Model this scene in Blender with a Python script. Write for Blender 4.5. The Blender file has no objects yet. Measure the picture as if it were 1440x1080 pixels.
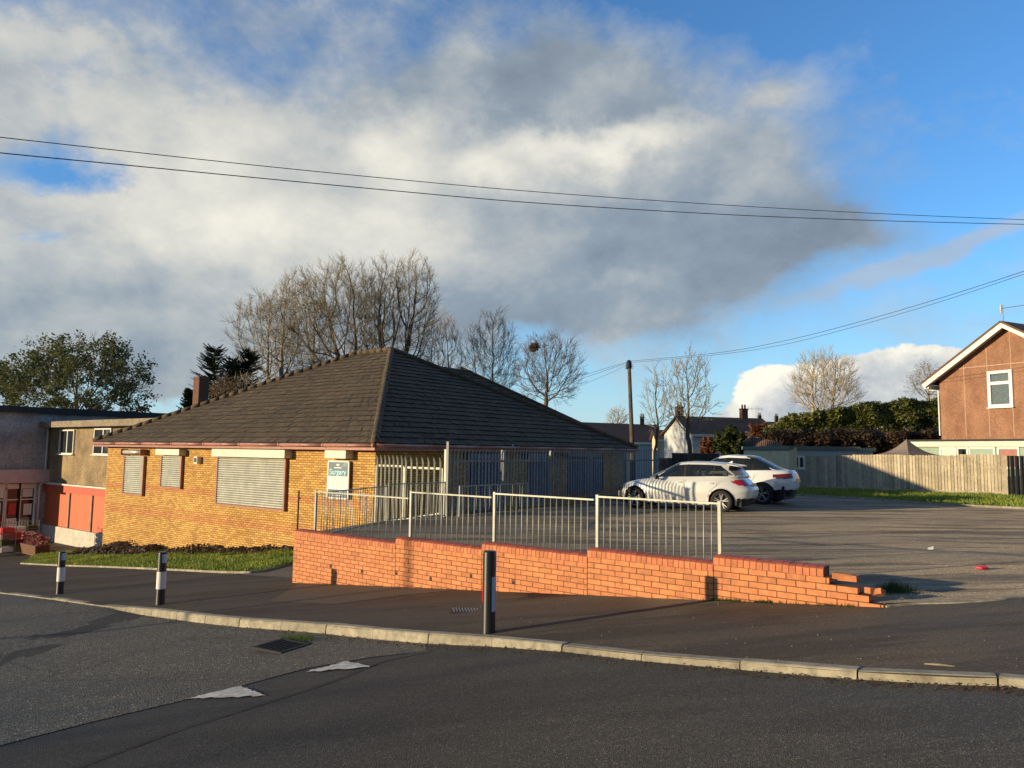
import bpy, bmesh, math, random
from mathutils import Vector, Matrix, noise
import numpy as np
R = math.radians
SC = bpy.context.scene
COL = SC.collection
Z = Vector((0, 0, 1))

# ------------------------------------------------------------------ camera
EYE = Vector((0, 0, 1.65)); FPX = 1040.0
PITCH = math.atan(94 / FPX); ROLL = 0.0125
_f = Vector((0, math.cos(PITCH), math.sin(PITCH)))
_u0 = Vector((0, -math.sin(PITCH), math.cos(PITCH))); _r0 = Vector((1, 0, 0))
_r = _r0 * math.cos(ROLL) + _u0 * math.sin(ROLL)
_u = _u0 * math.cos(ROLL) - _r0 * math.sin(ROLL)
cd = bpy.data.cameras.new('camera'); cam = bpy.data.objects.new('camera', cd); COL.objects.link(cam)
cd.sensor_width = 36; cd.lens = FPX / 1440 * 36; cd.clip_end = 3000; cd.clip_start = 0.05
cam.matrix_world = Matrix(((_r.x, _u.x, -_f.x, 0), (_r.y, _u.y, -_f.y, 0), (_r.z, _u.z, -_f.z, EYE.z), (0, 0, 0, 1)))
SC.camera = cam

def ray(px, py): return _f + _r * ((px - 720) / FPX) + _u * ((540 - py) / FPX)
def atY(px, py, Y):                    # point of the line of sight that lies Y metres ahead
    d = ray(px, py); return EYE + d * (Y / d.y)
def on_plane(px, py, P0, dr):          # hit with the vertical plane through P0 along dr -> (t, z)
    d = ray(px, py); n = Vector((-dr.y, dr.x, 0)); k = (P0 - EYE).dot(n) / d.dot(n)
    p = EYE + d * k; return (p - P0).dot(Vector((dr.x, dr.y, 0))), p.z
def sstep(a, b, x):
    t = min(1, max(0, (x - a) / (b - a))); return t * t * (3 - 2 * t)
def hA(X, Y):                          # lower ground: road, pavements, grass bank
    return min(0.32, max(-3.6, 0.01 + 0.088 * X - 0.043 * Y))
def hB(X, Y):                          # upper ground: the car park and the gardens behind
    k = min(1, max(0, (14 - Y) / 6)); return -0.1 + k * (0.14 + 0.03 * (X - 4)) + 0.06 * sstep(2, 9, X)
def hit(px, py, h, off=0.0):
    d = ray(px, py); k = 1.0
    for i in range(4000):
        p = EYE + d * k
        if p.z <= h(p.x, p.y) + off: break
        k += 0.03
    lo, hi = k - 0.03, k
    for i in range(20):
        m = (lo + hi) / 2; p = EYE + d * m
        if p.z <= h(p.x, p.y) + off: hi = m
        else: lo = m
    p = EYE + d * hi; return Vector((p.x, p.y, h(p.x, p.y) + off))
def onA(px, py): return hit(px, py, hA)
def onB(px, py): return hit(px, py, hB)

# ------------------------------------------------------------------ materials
def nt(name):
    m = bpy.data.materials.new(name); m.use_nodes = True; t = m.node_tree; t.nodes.clear()
    o = t.nodes.new('ShaderNodeOutputMaterial'); b = t.nodes.new('ShaderNodeBsdfPrincipled')
    t.links.new(b.outputs[0], o.inputs[0]); return m, t, b, o
def N(t, kind, **kw):
    n = t.nodes.new('ShaderNode' + kind)
    for k, v in kw.items():
        if k.startswith('i_'):
            key = k[2:]; n.inputs[int(key) if key.isdigit() else key].default_value = v
        else: setattr(n, k, v)
    return n
def L(t, a, b): t.links.new(a, b)
def rgb(c): return (c[0], c[1], c[2], 1)
def ramp(t, fac, stops, interp='LINEAR'):
    n = t.nodes.new('ShaderNodeValToRGB'); n.color_ramp.interpolation = interp; e = n.color_ramp.elements
    while len(e) < len(stops): e.new(0.5)
    for i, (p, c) in enumerate(stops): e[i].position = p; e[i].color = rgb(c)
    L(t, fac, n.inputs[0]); return n.outputs[0]
def mixc(t, fac, a, b, mode='MIX'):
    n = t.nodes.new('ShaderNodeMix'); n.data_type = 'RGBA'; n.blend_type = mode
    for s, v in ((0, fac), (6, a), (7, b)):
        if isinstance(v, (int, float)): n.inputs[s].default_value = v
        elif isinstance(v, (tuple, list)): n.inputs[s].default_value = rgb(v)
        else: L(t, v, n.inputs[s])
    return n.outputs[2]
def mathn(t, op, a, b=None, c=None, clamp=False):
    n = t.nodes.new('ShaderNodeMath'); n.operation = op; n.use_clamp = clamp
    for i, v in enumerate((a, b, c)):
        if v is None: continue
        if isinstance(v, (int, float)): n.inputs[i].default_value = v
        else: L(t, v, n.inputs[i])
    return n.outputs[0]
def pos(t): return N(t, 'NewGeometry').outputs['Position']
def noise_n(t, vec, scale, detail=4, rough=0.6, stretch=None):
    if stretch:
        mp = N(t, 'Mapping'); mp.inputs['Scale'].default_value = stretch; L(t, vec, mp.inputs[0]); vec = mp.outputs[0]
    n = N(t, 'TexNoise'); n.inputs['Scale'].default_value = scale; n.inputs['Detail'].default_value = detail
    n.inputs['Roughness'].default_value = rough; L(t, vec, n.inputs['Vector']); return n.outputs['Fac']
def bump(t, b, h, strength=0.5, dist=0.01, prev=None):
    n = N(t, 'Bump'); n.inputs['Strength'].default_value = strength; n.inputs['Distance'].default_value = dist
    L(t, h, n.inputs['Height'])
    if prev: L(t, prev, n.inputs['Normal'])
    L(t, n.outputs[0], b.inputs['Normal']); return n.outputs[0]
MATS = {}
def simple(name, col, rough=0.6, metal=0.0, var=0.15, vscale=3.0, bmp=0.0, bscale=60, rnd=0.0, coat=0.0, dirt=0.0):
    if name in MATS: return MATS[name]
    m, t, b, o = nt(name); p = pos(t)
    lo = tuple(c * (1 - var) for c in col); hi = tuple(min(1, c * (1 + var)) for c in col)
    c = ramp(t, noise_n(t, p, vscale, 5), [(0.3, lo), (0.7, hi)])
    if rnd:
        a = N(t, 'Attribute', attribute_name='rnd'); g = mathn(t, 'MULTIPLY_ADD', a.outputs['Fac'], rnd, 1 - rnd / 2)
        cc = N(t, 'CombineColor'); [L(t, g, cc.inputs[i]) for i in range(3)]
        c = mixc(t, 1.0, c, cc.outputs[0], 'MULTIPLY')
    if dirt:
        f = ramp(t, noise_n(t, p, 9, 6, 0.7), [(0.45, (0, 0, 0)), (0.75, (dirt,) * 3)])
        c = mixc(t, f, c, (0.06, 0.045, 0.03))
    L(t, c, b.inputs['Base Color']); b.inputs['Roughness'].default_value = rough; b.inputs['Metallic'].default_value = metal
    if coat: b.inputs['Coat Weight'].default_value = coat; b.inputs['Coat Roughness'].default_value = 0.05
    if bmp: bump(t, b, noise_n(t, p, bscale, 4, 0.7), bmp, 0.01)
    MATS[name] = m; return m

def asphalt(name, col, warm=(1, 1, 1), speck=0.25, patch=(0.7, 1.25), stretch=(0.35, 1, 1), pscale=0.5, bmp=0.9, fine=150, bd=0.006, rough=(0.55, 0.9), stain_shade=0.0, cracks=0.0):
    m, t, b, o = nt(name); p = pos(t)
    base = tuple(c * w for c, w in zip(col, warm))
    big = noise_n(t, p, pscale, 6, 0.65, stretch)
    c = ramp(t, big, [(0.34, tuple(x * patch[0] for x in base)), (0.5, base), (0.66, tuple(x * patch[1] for x in base))])
    if stain_shade:
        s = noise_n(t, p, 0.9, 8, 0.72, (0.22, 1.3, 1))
        f = ramp(t, s, [(0.47, (0, 0, 0)), (0.56, (stain_shade,) * 3)]); c = mixc(t, f, c, tuple(x * 0.35 for x in base))
    v = N(t, 'TexVoronoi'); v.inputs['Scale'].default_value = fine; L(t, p, v.inputs['Vector'])
    sp = N(t, 'SeparateColor'); L(t, v.outputs['Color'], sp.inputs[0])
    f = ramp(t, sp.outputs[0], [(0.0, (1 - speck * 2,) * 3), (0.7, (1, 1, 1)), (0.93, (1 + speck,) * 3), (1.0, (1 + speck * 7,) * 3)])
    c = mixc(t, 1.0, c, f, 'MULTIPLY')
    if cracks:
        w = N(t, 'TexVoronoi', feature='DISTANCE_TO_EDGE'); w.inputs['Scale'].default_value = 0.45
        nz = N(t, 'TexNoise'); nz.inputs['Scale'].default_value = 2.5; nz.inputs['Detail'].default_value = 5; L(t, p, nz.inputs['Vector'])
        L(t, mixc(t, 0.25, p, nz.outputs['Color']), w.inputs['Vector'])
        cf = ramp(t, w.outputs['Distance'], [(0.0, (cracks,) * 3), (0.012, (0, 0, 0))]); c = mixc(t, cf, c, tuple(x * 0.3 for x in base))
    L(t, c, b.inputs['Base Color']); b.inputs['Diffuse Roughness'].default_value = 1.0
    rr = ramp(t, big, [(0.35, (rough[0],) * 3), (0.6, (rough[1],) * 3)]); L(t, rr, b.inputs['Roughness'])
    b.inputs['Specular IOR Level'].default_value = 0.35
    n1 = bump(t, b, v.outputs['Distance'], bmp, bd)
    bump(t, b, noise_n(t, p, 6, 6, 0.7), 0.5, 0.012, n1)
    MATS[name] = m; return m

M_road = asphalt('road_asphalt', (0.080, 0.074, 0.066), speck=0.25, patch=(0.78, 1.22), pscale=0.35, fine=110, cracks=0.0, stain_shade=0.3)
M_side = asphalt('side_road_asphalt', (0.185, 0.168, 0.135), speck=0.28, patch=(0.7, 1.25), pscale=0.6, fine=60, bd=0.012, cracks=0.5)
M_pave = asphalt('pavement_asphalt', (0.112, 0.091, 0.067), speck=0.25, patch=(0.65, 1.3), pscale=0.45, fine=170, stain_shade=0.6)
M_park = asphalt('car_park_asphalt', (0.36, 0.29, 0.20), speck=0.2, patch=(0.65, 1.25), pscale=0.5, fine=70, bd=0.01, stain_shade=0.85, stretch=(0.25, 1, 1))  # dark streaks put tree shadows, along with wet stains, into the colour
M_path = asphalt('path_asphalt', (0.19, 0.165, 0.13), speck=0.25, fine=140)
M_patch = asphalt('patch_asphalt', (0.15, 0.118, 0.082), speck=0.2, patch=(0.75, 1.25), pscale=0.7, fine=150)
M_soil = simple('soil', (0.055, 0.04, 0.03), 0.95, var=0.5, vscale=8, bmp=0.8, bscale=25, rnd=0.8)
M_earth = simple('earth_ground', (0.07, 0.075, 0.04), 0.95, var=0.4, vscale=1.5, bmp=0.4, bscale=20)
M_turf = simple('turf_base', (0.065, 0.085, 0.022), 0.95, var=0.4, vscale=3, bmp=0.6, bscale=40)
M_kerb = simple('kerb_concrete', (0.36, 0.32, 0.24), 0.85, var=0.25, vscale=6, bmp=0.35, bscale=120, rnd=0.35, dirt=0.6)
M_conc = simple('concrete', (0.30, 0.28, 0.25), 0.85, var=0.2, vscale=4, bmp=0.3, bscale=80, dirt=0.4)
M_redbrick = simple('red_facing_brick', (0.62, 0.225, 0.088), 0.8, var=0.14, vscale=14, bmp=0.35, bscale=160, rnd=0.42, dirt=0.38)
M_coping = simple('coping_brick', (0.58, 0.19, 0.08), 0.75, var=0.15, vscale=12, bmp=0.3, bscale=160, rnd=0.4, dirt=0.3)
M_coptop = simple('coping_top_red', (0.50, 0.085, 0.04), 0.5, var=0.15, vscale=12, bmp=0.3, bscale=160, rnd=0.35, dirt=0.3)  # redder colour for the bevel, top and back faces of the coping
M_mortar = simple('brown_mortar', (0.18, 0.08, 0.038), 0.95, var=0.25, vscale=20, bmp=0.3)
M_galv = simple('galvanised_steel', (0.33, 0.325, 0.28), 0.5, metal=0.35, var=0.2, vscale=5, bmp=0.1, dirt=0.25, rnd=0.3)
M_palis = simple('palisade_steel', (0.28, 0.29, 0.30), 0.6, metal=0.2, var=0.2, vscale=5, dirt=0.2, rnd=0.35)
M_white = simple('white_paint', (0.78, 0.76, 0.70), 0.5, var=0.06, dirt=0.1)
M_upvc = simple('white_plastic_frame', (0.8, 0.8, 0.77), 0.35, var=0.03)
M_black = simple('black_plastic', (0.018, 0.018, 0.02), 0.35, var=0.2, bmp=0.05)
M_matblack = simple('black_matt', (0.012, 0.012, 0.013), 0.75, var=0.2)
M_rubber = simple('tyre_rubber', (0.014, 0.014, 0.015), 0.8, var=0.3, vscale=20)
M_alloy = simple('alloy_wheel', (0.42, 0.42, 0.43), 0.3, metal=0.8, var=0.1)
M_rust = simple('rusty_steel', (0.075, 0.035, 0.022), 0.85, var=0.4, vscale=15, bmp=0.3)
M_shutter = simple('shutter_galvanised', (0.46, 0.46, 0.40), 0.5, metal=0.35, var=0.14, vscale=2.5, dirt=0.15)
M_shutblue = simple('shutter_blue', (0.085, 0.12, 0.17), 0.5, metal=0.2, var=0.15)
M_cream = simple('cream_painted_metal', (0.70, 0.67, 0.55), 0.5, var=0.1, dirt=0.3)
M_fascia = simple('brown_fascia', (0.36, 0.145, 0.105), 0.5, var=0.2, vscale=6, dirt=0.2)
M_gutter = simple('brown_gutter', (0.42, 0.19, 0.14), 0.45, var=0.15, dirt=0.2)
M_bark = simple('bare_bark', (0.27, 0.228, 0.155), 0.9, var=0.35, vscale=5, rnd=0.4)
M_barkpale = simple('pale_bark', (0.35, 0.29, 0.20), 0.9, var=0.35, vscale=5, rnd=0.4)
M_barkdark = simple('dark_bark', (0.13, 0.095, 0.065), 0.9, var=0.35, vscale=5, rnd=0.4)
M_pole = simple('weathered_pole_wood', (0.11, 0.08, 0.055), 0.9, var=0.4, vscale=4, bmp=0.3)
M_cable = simple('cable', (0.03, 0.03, 0.035), 0.6)
M_fencewood = simple('weathered_fence_boards', (0.50, 0.42, 0.30), 0.9, var=0.18, vscale=2.2, bmp=0.3, bscale=30, rnd=0.75, dirt=0.4)
M_fencedark = simple('dark_fence_boards', (0.085, 0.08, 0.075), 0.9, var=0.3, rnd=0.5, bmp=0.3)
M_glass = simple('window_glass', (0.03, 0.035, 0.04), 0.05, var=0.3, vscale=1)
M_net = simple('net_curtain_glass', (0.12, 0.15, 0.16), 0.15, var=0.3, vscale=12)
M_carglass = simple('car_glass', (0.015, 0.02, 0.024), 0.03, var=0.2, coat=0.5)
M_carglass.node_tree.nodes['Principled BSDF'].inputs['Alpha'].default_value = 0.72
M_silver = simple('silver_car_paint', (0.74, 0.74, 0.70), 0.3, metal=0.15, var=0.02, coat=0.8)
M_carwhite = simple('white_car_paint', (0.78, 0.79, 0.80), 0.3, metal=0.0, var=0.02, coat=0.9)
M_redlamp = simple('red_lamp', (0.55, 0.012, 0.02), 0.12, var=0.3, vscale=30, coat=1)
M_darklamp = simple('smoked_red_lamp', (0.16, 0.012, 0.02), 0.12, var=0.3, vscale=30, coat=1)
M_clearlamp = simple('clear_lamp', (0.35, 0.36, 0.38), 0.1, var=0.3, vscale=30, coat=1)
M_plate = simple('yellow_plate', (0.55, 0.33, 0.07), 0.4, var=0.08)
M_red = simple('red_paint', (0.55, 0.085, 0.035), 0.6, var=0.12, vscale=2, dirt=0.15)
M_orange = simple('red_orange_panel', (0.62, 0.135, 0.05), 0.6, var=0.08, vscale=1.5, dirt=0.1)
M_mauve = simple('mauve_canopy', (0.58, 0.45, 0.48), 0.7, var=0.1)
M_plinth = simple('white_plinth', (0.62, 0.58, 0.50), 0.85, var=0.15, dirt=0.5)
M_felt = simple('roof_felt', (0.035, 0.036, 0.04), 0.85, var=0.2)
M_flatroof = simple('stone_edge', (0.30, 0.24, 0.17), 0.9, var=0.3, vscale=2, dirt=0.6, bmp=0.3)
M_litred = simple('red_litter', (0.62, 0.03, 0.04), 0.4)
M_litwhite = simple('white_litter', (0.75, 0.72, 0.66), 0.6)
M_marking = simple('road_marking', (0.66, 0.64, 0.58), 0.7, var=0.15, vscale=8, bmp=0.4, bscale=120, dirt=0.75)
M_redrefl = simple('red_reflector', (0.6, 0.02, 0.02), 0.2)
M_refl = simple('white_reflector', (0.50, 0.56, 0.66), 0.2, var=0.05)
M_signblue = simple('sign_blue', (0.10, 0.155, 0.20), 0.35, var=0.05)
M_signcyan = simple('sign_lettering', (0.36, 0.68, 0.80), 0.4, var=0.02)
M_signwhite = simple('sign_white', (0.80, 0.80, 0.74), 0.35, var=0.03)
M_signtext = simple('sign_small_text', (0.35, 0.38, 0.36), 0.5)
M_joint = simple('render_joint_cream', (0.50, 0.33, 0.23), 0.9)
M_canvas = simple('grey_brown_canvas', (0.24, 0.19, 0.16), 0.85, var=0.15)
M_greenpaint = simple('grey_green_fascia', (0.13, 0.17, 0.15), 0.7, var=0.15)
M_greenpanel = simple('pale_green_panel', (0.28, 0.37, 0.29), 0.6, var=0.1)
M_sandrender = simple('cream_render', (0.66, 0.58, 0.38), 0.9, var=0.12, bmp=0.2)
M_whiterender = simple('white_render', (0.62, 0.62, 0.60), 0.9, var=0.08, bmp=0.2, dirt=0.15)
M_bluerender = simple('pale_blue_render', (0.42, 0.50, 0.56), 0.9, var=0.08)
M_greyrender = simple('stained_grey_render', (0.40, 0.40, 0.42), 0.9, var=0.4, vscale=0.8, bmp=0.3, dirt=0.7)
M_beigerender = simple('stained_beige_render', (0.31, 0.225, 0.125), 0.9, var=0.45, vscale=0.9, bmp=0.3, dirt=0.75)
M_browntile = simple('far_brown_tiles', (0.15, 0.088, 0.062), 0.9, var=0.25, vscale=3, bmp=0.3, bscale=12)
M_chimney = simple('chimney_brick', (0.15, 0.072, 0.045), 0.9, var=0.35, vscale=9, bmp=0.4, bscale=40)
M_rustroof = simple('corrugated_rusty_sheet', (0.13, 0.08, 0.06), 0.85, var=0.7, vscale=1.6, bmp=0.2)
M_stonewall = simple('rough_stone', (0.27, 0.21, 0.15), 0.95, var=0.6, vscale=5, bmp=0.8, bscale=8)

def leafmat(name, col, col2, trans=0.25):
    m, t, b, o = nt(name); a = N(t, 'Attribute', attribute_name='rnd')
    c = ramp(t, a.outputs['Fac'], [(0.0, tuple(x * 0.55 for x in col)), (0.5, col), (1.0, col2)])
    L(t, c, b.inputs['Base Color']); b.inputs['Roughness'].default_value = 0.6
    tr = N(t, 'BsdfTranslucent'); L(t, c, tr.inputs[0]); mx = N(t, 'MixShader'); mx.inputs[0].default_value = trans
    L(t, b.outputs[0], mx.inputs[1]); L(t, tr.outputs[0], mx.inputs[2]); L(t, mx.outputs[0], o.inputs[0]); MATS[name] = m; return m
M_grass = leafmat('grass_blades', (0.17, 0.25, 0.026), (0.36, 0.39, 0.06))
M_weed = leafmat('weed_leaves', (0.055, 0.11, 0.02), (0.12, 0.17, 0.03))
M_leaf = leafmat('olive_leaves', (0.09, 0.115, 0.028), (0.24, 0.23, 0.07))
M_conifer = leafmat('conifer_needles', (0.018, 0.032, 0.014), (0.035, 0.055, 0.02))
M_hedge = leafmat('hedge_leaves', (0.13, 0.145, 0.032), (0.33, 0.31, 0.08))
M_bramble = leafmat('brown_bramble', (0.085, 0.055, 0.028), (0.16, 0.10, 0.05))
M_ivy = leafmat('ivy_leaves', (0.05, 0.07, 0.015), (0.14, 0.14, 0.03))
M_rusthedge = leafmat('russet_leaves', (0.20, 0.075, 0.03), (0.30, 0.13, 0.05))
M_dead = leafmat('dead_leaves', (0.16, 0.09, 0.04), (0.26, 0.17, 0.08))
M_flower = leafmat('flower_petals', (0.28, 0.06, 0.06), (0.6, 0.42, 0.38))

def mat_buff():
    m, t, b, o = nt('buff_facing_brick'); uv = N(t, 'UVMap')
    br = N(t, 'TexBrick'); L(t, uv.outputs[0], br.inputs['Vector']); br.inputs['Scale'].default_value = 1.0
    br.inputs['Brick Width'].default_value = 0.225; br.inputs['Row Height'].default_value = 0.075
    br.inputs['Mortar Size'].default_value = 0.0095; br.inputs['Mortar Smooth'].default_value = 0.15; br.inputs['Bias'].default_value = 0.0
    br.inputs['Color1'].default_value = rgb((0.47, 0.25, 0.055)); br.inputs['Color2'].default_value = rgb((0.74, 0.45, 0.12)); br.inputs['Mortar'].default_value = rgb((0.19, 0.09, 0.03))
    b2 = N(t, 'TexBrick'); L(t, uv.outputs[0], b2.inputs['Vector']); b2.inputs['Scale'].default_value = 1.0
    for k in ('Brick Width', 'Row Height', 'Mortar Size', 'Mortar Smooth'): b2.inputs[k].default_value = br.inputs[k].default_value
    b2.inputs['Color1'].default_value = rgb((0.50, 0.19, 0.065)); b2.inputs['Color2'].default_value = rgb((0.66, 0.30, 0.09)); b2.inputs['Mortar'].default_value = rgb((0.20, 0.085, 0.035))
    s = N(t, 'SeparateXYZ'); L(t, pos(t), s.inputs[0]); z = s.outputs[2]
    def band(lo, hi): return mathn(t, 'MULTIPLY', mathn(t, 'GREATER_THAN', z, lo), mathn(t, 'LESS_THAN', z, hi))
    f = mathn(t, 'ADD', band(-0.11, 0.12), band(-1.10, -0.875), clamp=True)
    f = mathn(t, 'ADD', f, band(-0.80, -0.725), clamp=True)
    c = mixc(t, mathn(t, 'MULTIPLY', f, 0.8), br.outputs['Color'], b2.outputs['Color'])
    n = ramp(t, noise_n(t, pos(t), 0.8, 6), [(0.3, (0.82, 0.78, 0.74)), (0.65, (1.05, 1.05, 1.05))]); c = mixc(t, 1.0, c, n, 'MULTIPLY')
    L(t, c, b.inputs['Base Color']); b.inputs['Roughness'].default_value = 0.85
    h = mathn(t, 'SUBTRACT', 1.0, br.outputs['Fac']); n1 = bump(t, b, h, 0.8, 0.006); bump(t, b, noise_n(t, pos(t), 90, 4), 0.3, 0.004, n1)
    MATS['buff'] = m; return m
M_buff = mat_buff()
def mat_tiles():
    m, t, b, o = nt('concrete_roof_tiles'); uv = N(t, 'UVMap'); p = pos(t)
    br = N(t, 'TexBrick'); L(t, uv.outputs[0], br.inputs['Vector']); br.inputs['Scale'].default_value = 1.0
    br.inputs['Brick Width'].default_value = 0.33; br.inputs['Row Height'].default_value = 0.30; br.inputs['Mortar Size'].default_value = 0.007; br.offset = 0.5
    br.inputs['Color1'].default_value = rgb((0.078, 0.056, 0.036)); br.inputs['Color2'].default_value = rgb((0.13, 0.093, 0.056)); br.inputs['Mortar'].default_value = rgb((0.05, 0.04, 0.03))
    c = br.outputs['Color']
    n = ramp(t, noise_n(t, p, 0.5, 8, 0.7), [(0.3, (0.7, 0.7, 0.7)), (0.7, (1.3, 1.22, 1.1))]); c = mixc(t, 1.0, c, n, 'MULTIPLY')
    lich = ramp(t, noise_n(t, p, 2.5, 8, 0.75), [(0.56, (0, 0, 0)), (0.68, (0.55,) * 3)]); c = mixc(t, lich, c, (0.19, 0.145, 0.08))
    moss = ramp(t, noise_n(t, p, 1.1, 7, 0.7), [(0.58, (0, 0, 0)), (0.7, (0.4,) * 3)]); c = mixc(t, moss, c, (0.085, 0.085, 0.03))
    L(t, c, b.inputs['Base Color']); b.inputs['Roughness'].default_value = 0.92
    w = N(t, 'TexWave', wave_type='BANDS', bands_direction='X', wave_profile='SIN'); w.inputs['Scale'].default_value = 0.95; L(t, uv.outputs[0], w.inputs['Vector'])
    n1 = bump(t, b, w.outputs['Fac'], 0.7, 0.02); bump(t, b, noise_n(t, p, 35, 5), 0.6, 0.01, n1); MATS['tiles'] = m; return m
M_tiles = mat_tiles()
def mat_pebble():
    m, t, b, o = nt('brown_pebbledash_render'); p = pos(t); n = noise_n(t, p, 1.2, 6, 0.7, (1, 1, 0.5))
    c = ramp(t, n, [(0.3, (0.215, 0.105, 0.065)), (0.55, (0.32, 0.165, 0.10)), (0.75, (0.38, 0.205, 0.13))])
    v = N(t, 'TexVoronoi'); v.inputs['Scale'].default_value = 22; L(t, p, v.inputs['Vector']); sp = N(t, 'SeparateColor'); L(t, v.outputs['Color'], sp.inputs[0])
    c = mixc(t, 1.0, c, ramp(t, sp.outputs[0], [(0, (0.78,) * 3), (1, (1.2,) * 3)]), 'MULTIPLY')
    L(t, c, b.inputs['Base Color']); b.inputs['Roughness'].default_value = 0.95; bump(t, b, v.outputs['Distance'], 0.5, 0.01); return m
M_pebble = mat_pebble()

# ------------------------------------------------------------------ mesh builder
def wloc(o):
    v = Vector((0, 0, 0))
    while o is not None: v += o.location; o = o.parent
    return v
class MB:
    def __init__(s): s.v = []; s.f = []; s.r = []; s.m = []
    def add(s, vs, fs, rnd=0.5, mat=0):
        n = len(s.v); s.v += [tuple(p) for p in vs]
        for f in fs: s.f.append(tuple(i + n for i in f)); s.r.append(rnd); s.m.append(mat)
    def box(s, c, ex, ey, ez, rnd=0.5, mat=0):              # centre + half-extent vectors
        c, ex, ey, ez = map(Vector, (c, ex, ey, ez)); vs = [c + ex * i + ey * j + ez * k for i in (-1, 1) for j in (-1, 1) for k in (-1, 1)]
        s.add(vs, [(0, 1, 3, 2), (4, 6, 7, 5), (0, 4, 5, 1), (2, 3, 7, 6), (0, 2, 6, 4), (1, 5, 7, 3)], rnd, mat)
    def bx(s, x0, x1, y0, y1, z0, z1, rnd=0.5, mat=0):
        s.box(((x0 + x1) / 2, (y0 + y1) / 2, (z0 + z1) / 2), ((x1 - x0) / 2, 0, 0), (0, (y1 - y0) / 2, 0), (0, 0, (z1 - z0) / 2), rnd, mat)
    def cham(s, c, ex, ey, ez, ch=0.01, rnd=0.5, mat=0, jit=0):   # box with chamfered outline in the ex/ez plane
        c, ex, ey, ez = map(Vector, (c, ex, ey, ez)); a, bb = ex.length, ez.length; ux, uz = ex / a, ez / bb
        pts = [(-a + ch, -bb), (a - ch, -bb), (a, -bb + ch), (a, bb - ch), (a - ch, bb), (-a + ch, bb), (-a, bb - ch), (-a, -bb + ch)]
        vs = [c + ux * x * (1 - 0) + uz * z + ey * k for k in (-1, 1) for x, z in pts]
        s.add(vs, [tuple(range(8)), tuple(range(15, 7, -1))] + [(i, 8 + i, 8 + (i + 1) % 8, (i + 1) % 8) for i in range(8)], rnd, mat)
    def tube(s, pts, rad, n=6, rnd=0.5, mat=0, cap=True):
        pts = [Vector(p) for p in pts]; rad = rad if isinstance(rad, (list, tuple)) else [rad] * len(pts)
        vs = []; fs = []; prev = None
        for i, p in enumerate(pts):
            d = (pts[min(i + 1, len(pts) - 1)] - pts[max(i - 1, 0)])
            d = d.normalized() if d.length > 1e-9 else Z.copy()
            a = d.orthogonal().normalized() if prev is None else (prev - d * prev.dot(d)).normalized()
            prev = a; b = d.cross(a)
            for k in range(n): q = 2 * math.pi * k / n; vs.append(p + (a * math.cos(q) + b * math.sin(q)) * rad[i])
        for i in range(len(pts) - 1):
            for k in range(n): fs.append((i * n + k, i * n + (k + 1) % n, (i + 1) * n + (k + 1) % n, (i + 1) * n + k))
        if cap: fs.append(tuple(range(n - 1, -1, -1))); fs.append(tuple(range((len(pts) - 1) * n, len(pts) * n)))
        s.add(vs, fs, rnd, mat)
    def lathe(s, c, prof, n=24, rnd=0.5, mat=0, axis='z'):
        c = Vector(c); vs = []; fs = []
        for r, h in prof:
            for k in range(n):
                q = 2 * math.pi * k / n
                vs.append(c + (Vector((r * math.cos(q), r * math.sin(q), h)) if axis == 'z' else Vector((r * math.cos(q), h, r * math.sin(q)))))
        for i in range(len(prof) - 1):
            for k in range(n):
                f = (i * n + k, i * n + (k + 1) % n, (i + 1) * n + (k + 1) % n, (i + 1) * n + k); fs.append(f if axis == 'z' else f[::-1])
        s.add(vs, fs, rnd, mat)
    def quad(s, a, b, c, d, rnd=0.5, mat=0): s.add([a, b, c, d], [(0, 1, 2, 3)], rnd, mat)
    def prism(s, poly, ext, rnd=0.5, mat=0):               # closed polygon extruded by a vector
        ext = Vector(ext); n = len(poly); vs = [Vector(p) for p in poly] + [Vector(p) + ext for p in poly]
        s.add(vs, [tuple(range(n - 1, -1, -1)), tuple(range(n, 2 * n))] + [(i, (i + 1) % n, n + (i + 1) % n, n + i) for i in range(n)], rnd, mat)
    def build(s, name, mat, parent=None, smooth=False, uvf=None, local=False):
        off = Vector((0, 0, 0)) if (local or parent is None) else wloc(parent)
        me = bpy.data.meshes.new(name); me.from_pydata([(p[0] - off.x, p[1] - off.y, p[2] - off.z) for p in s.v], [], s.f)
        mats = mat if isinstance(mat, (list, tuple)) else [mat]
        for m in mats: me.materials.append(m)
        me.polygons.foreach_set('material_index', s.m)
        if smooth: me.polygons.foreach_set('use_smooth', [True] * len(s.f))
        a = me.attributes.new('rnd', 'FLOAT', 'FACE'); a.data.foreach_set('value', s.r)
        if len(s.f) < 30000:
            ul = me.uv_layers.new(name='UVMap'); k = 0; flat = []
            for f in s.f:
                p = [Vector(s.v[i]) for i in f]; n = Vector((0, 0, 0))
                for i in range(1, len(p) - 1): n += (p[i] - p[0]).cross(p[i + 1] - p[0])
                n = n.normalized() if n.length > 1e-12 else Z
                if abs(n.z) > 0.98: t, b = Vector((1, 0, 0)), Vector((0, 1, 0))
                else: t = Z.cross(n).normalized(); b = n.cross(t)
                for q in p: flat += [q.dot(t), q.dot(b)]
            ul.data.foreach_set('uv', flat)
        me.validate(); me.update()
        o = bpy.data.objects.new(name, me); COL.objects.link(o)
        if parent is not None: o.parent = parent
        return o
def tag(o, label=None, cat=None, group=None, kind=None):
    if label: o['label'] = label
    if cat: o['category'] = cat
    if group: o['group'] = group
    if kind: o['kind'] = kind
    return o
def thing(name, label, cat, loc=(0, 0, 0), group=None):
    o = bpy.data.objects.new(name, None); COL.objects.link(o); o.location = loc; o.empty_display_size = 0.2
    return tag(o, label, cat, group)
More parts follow.
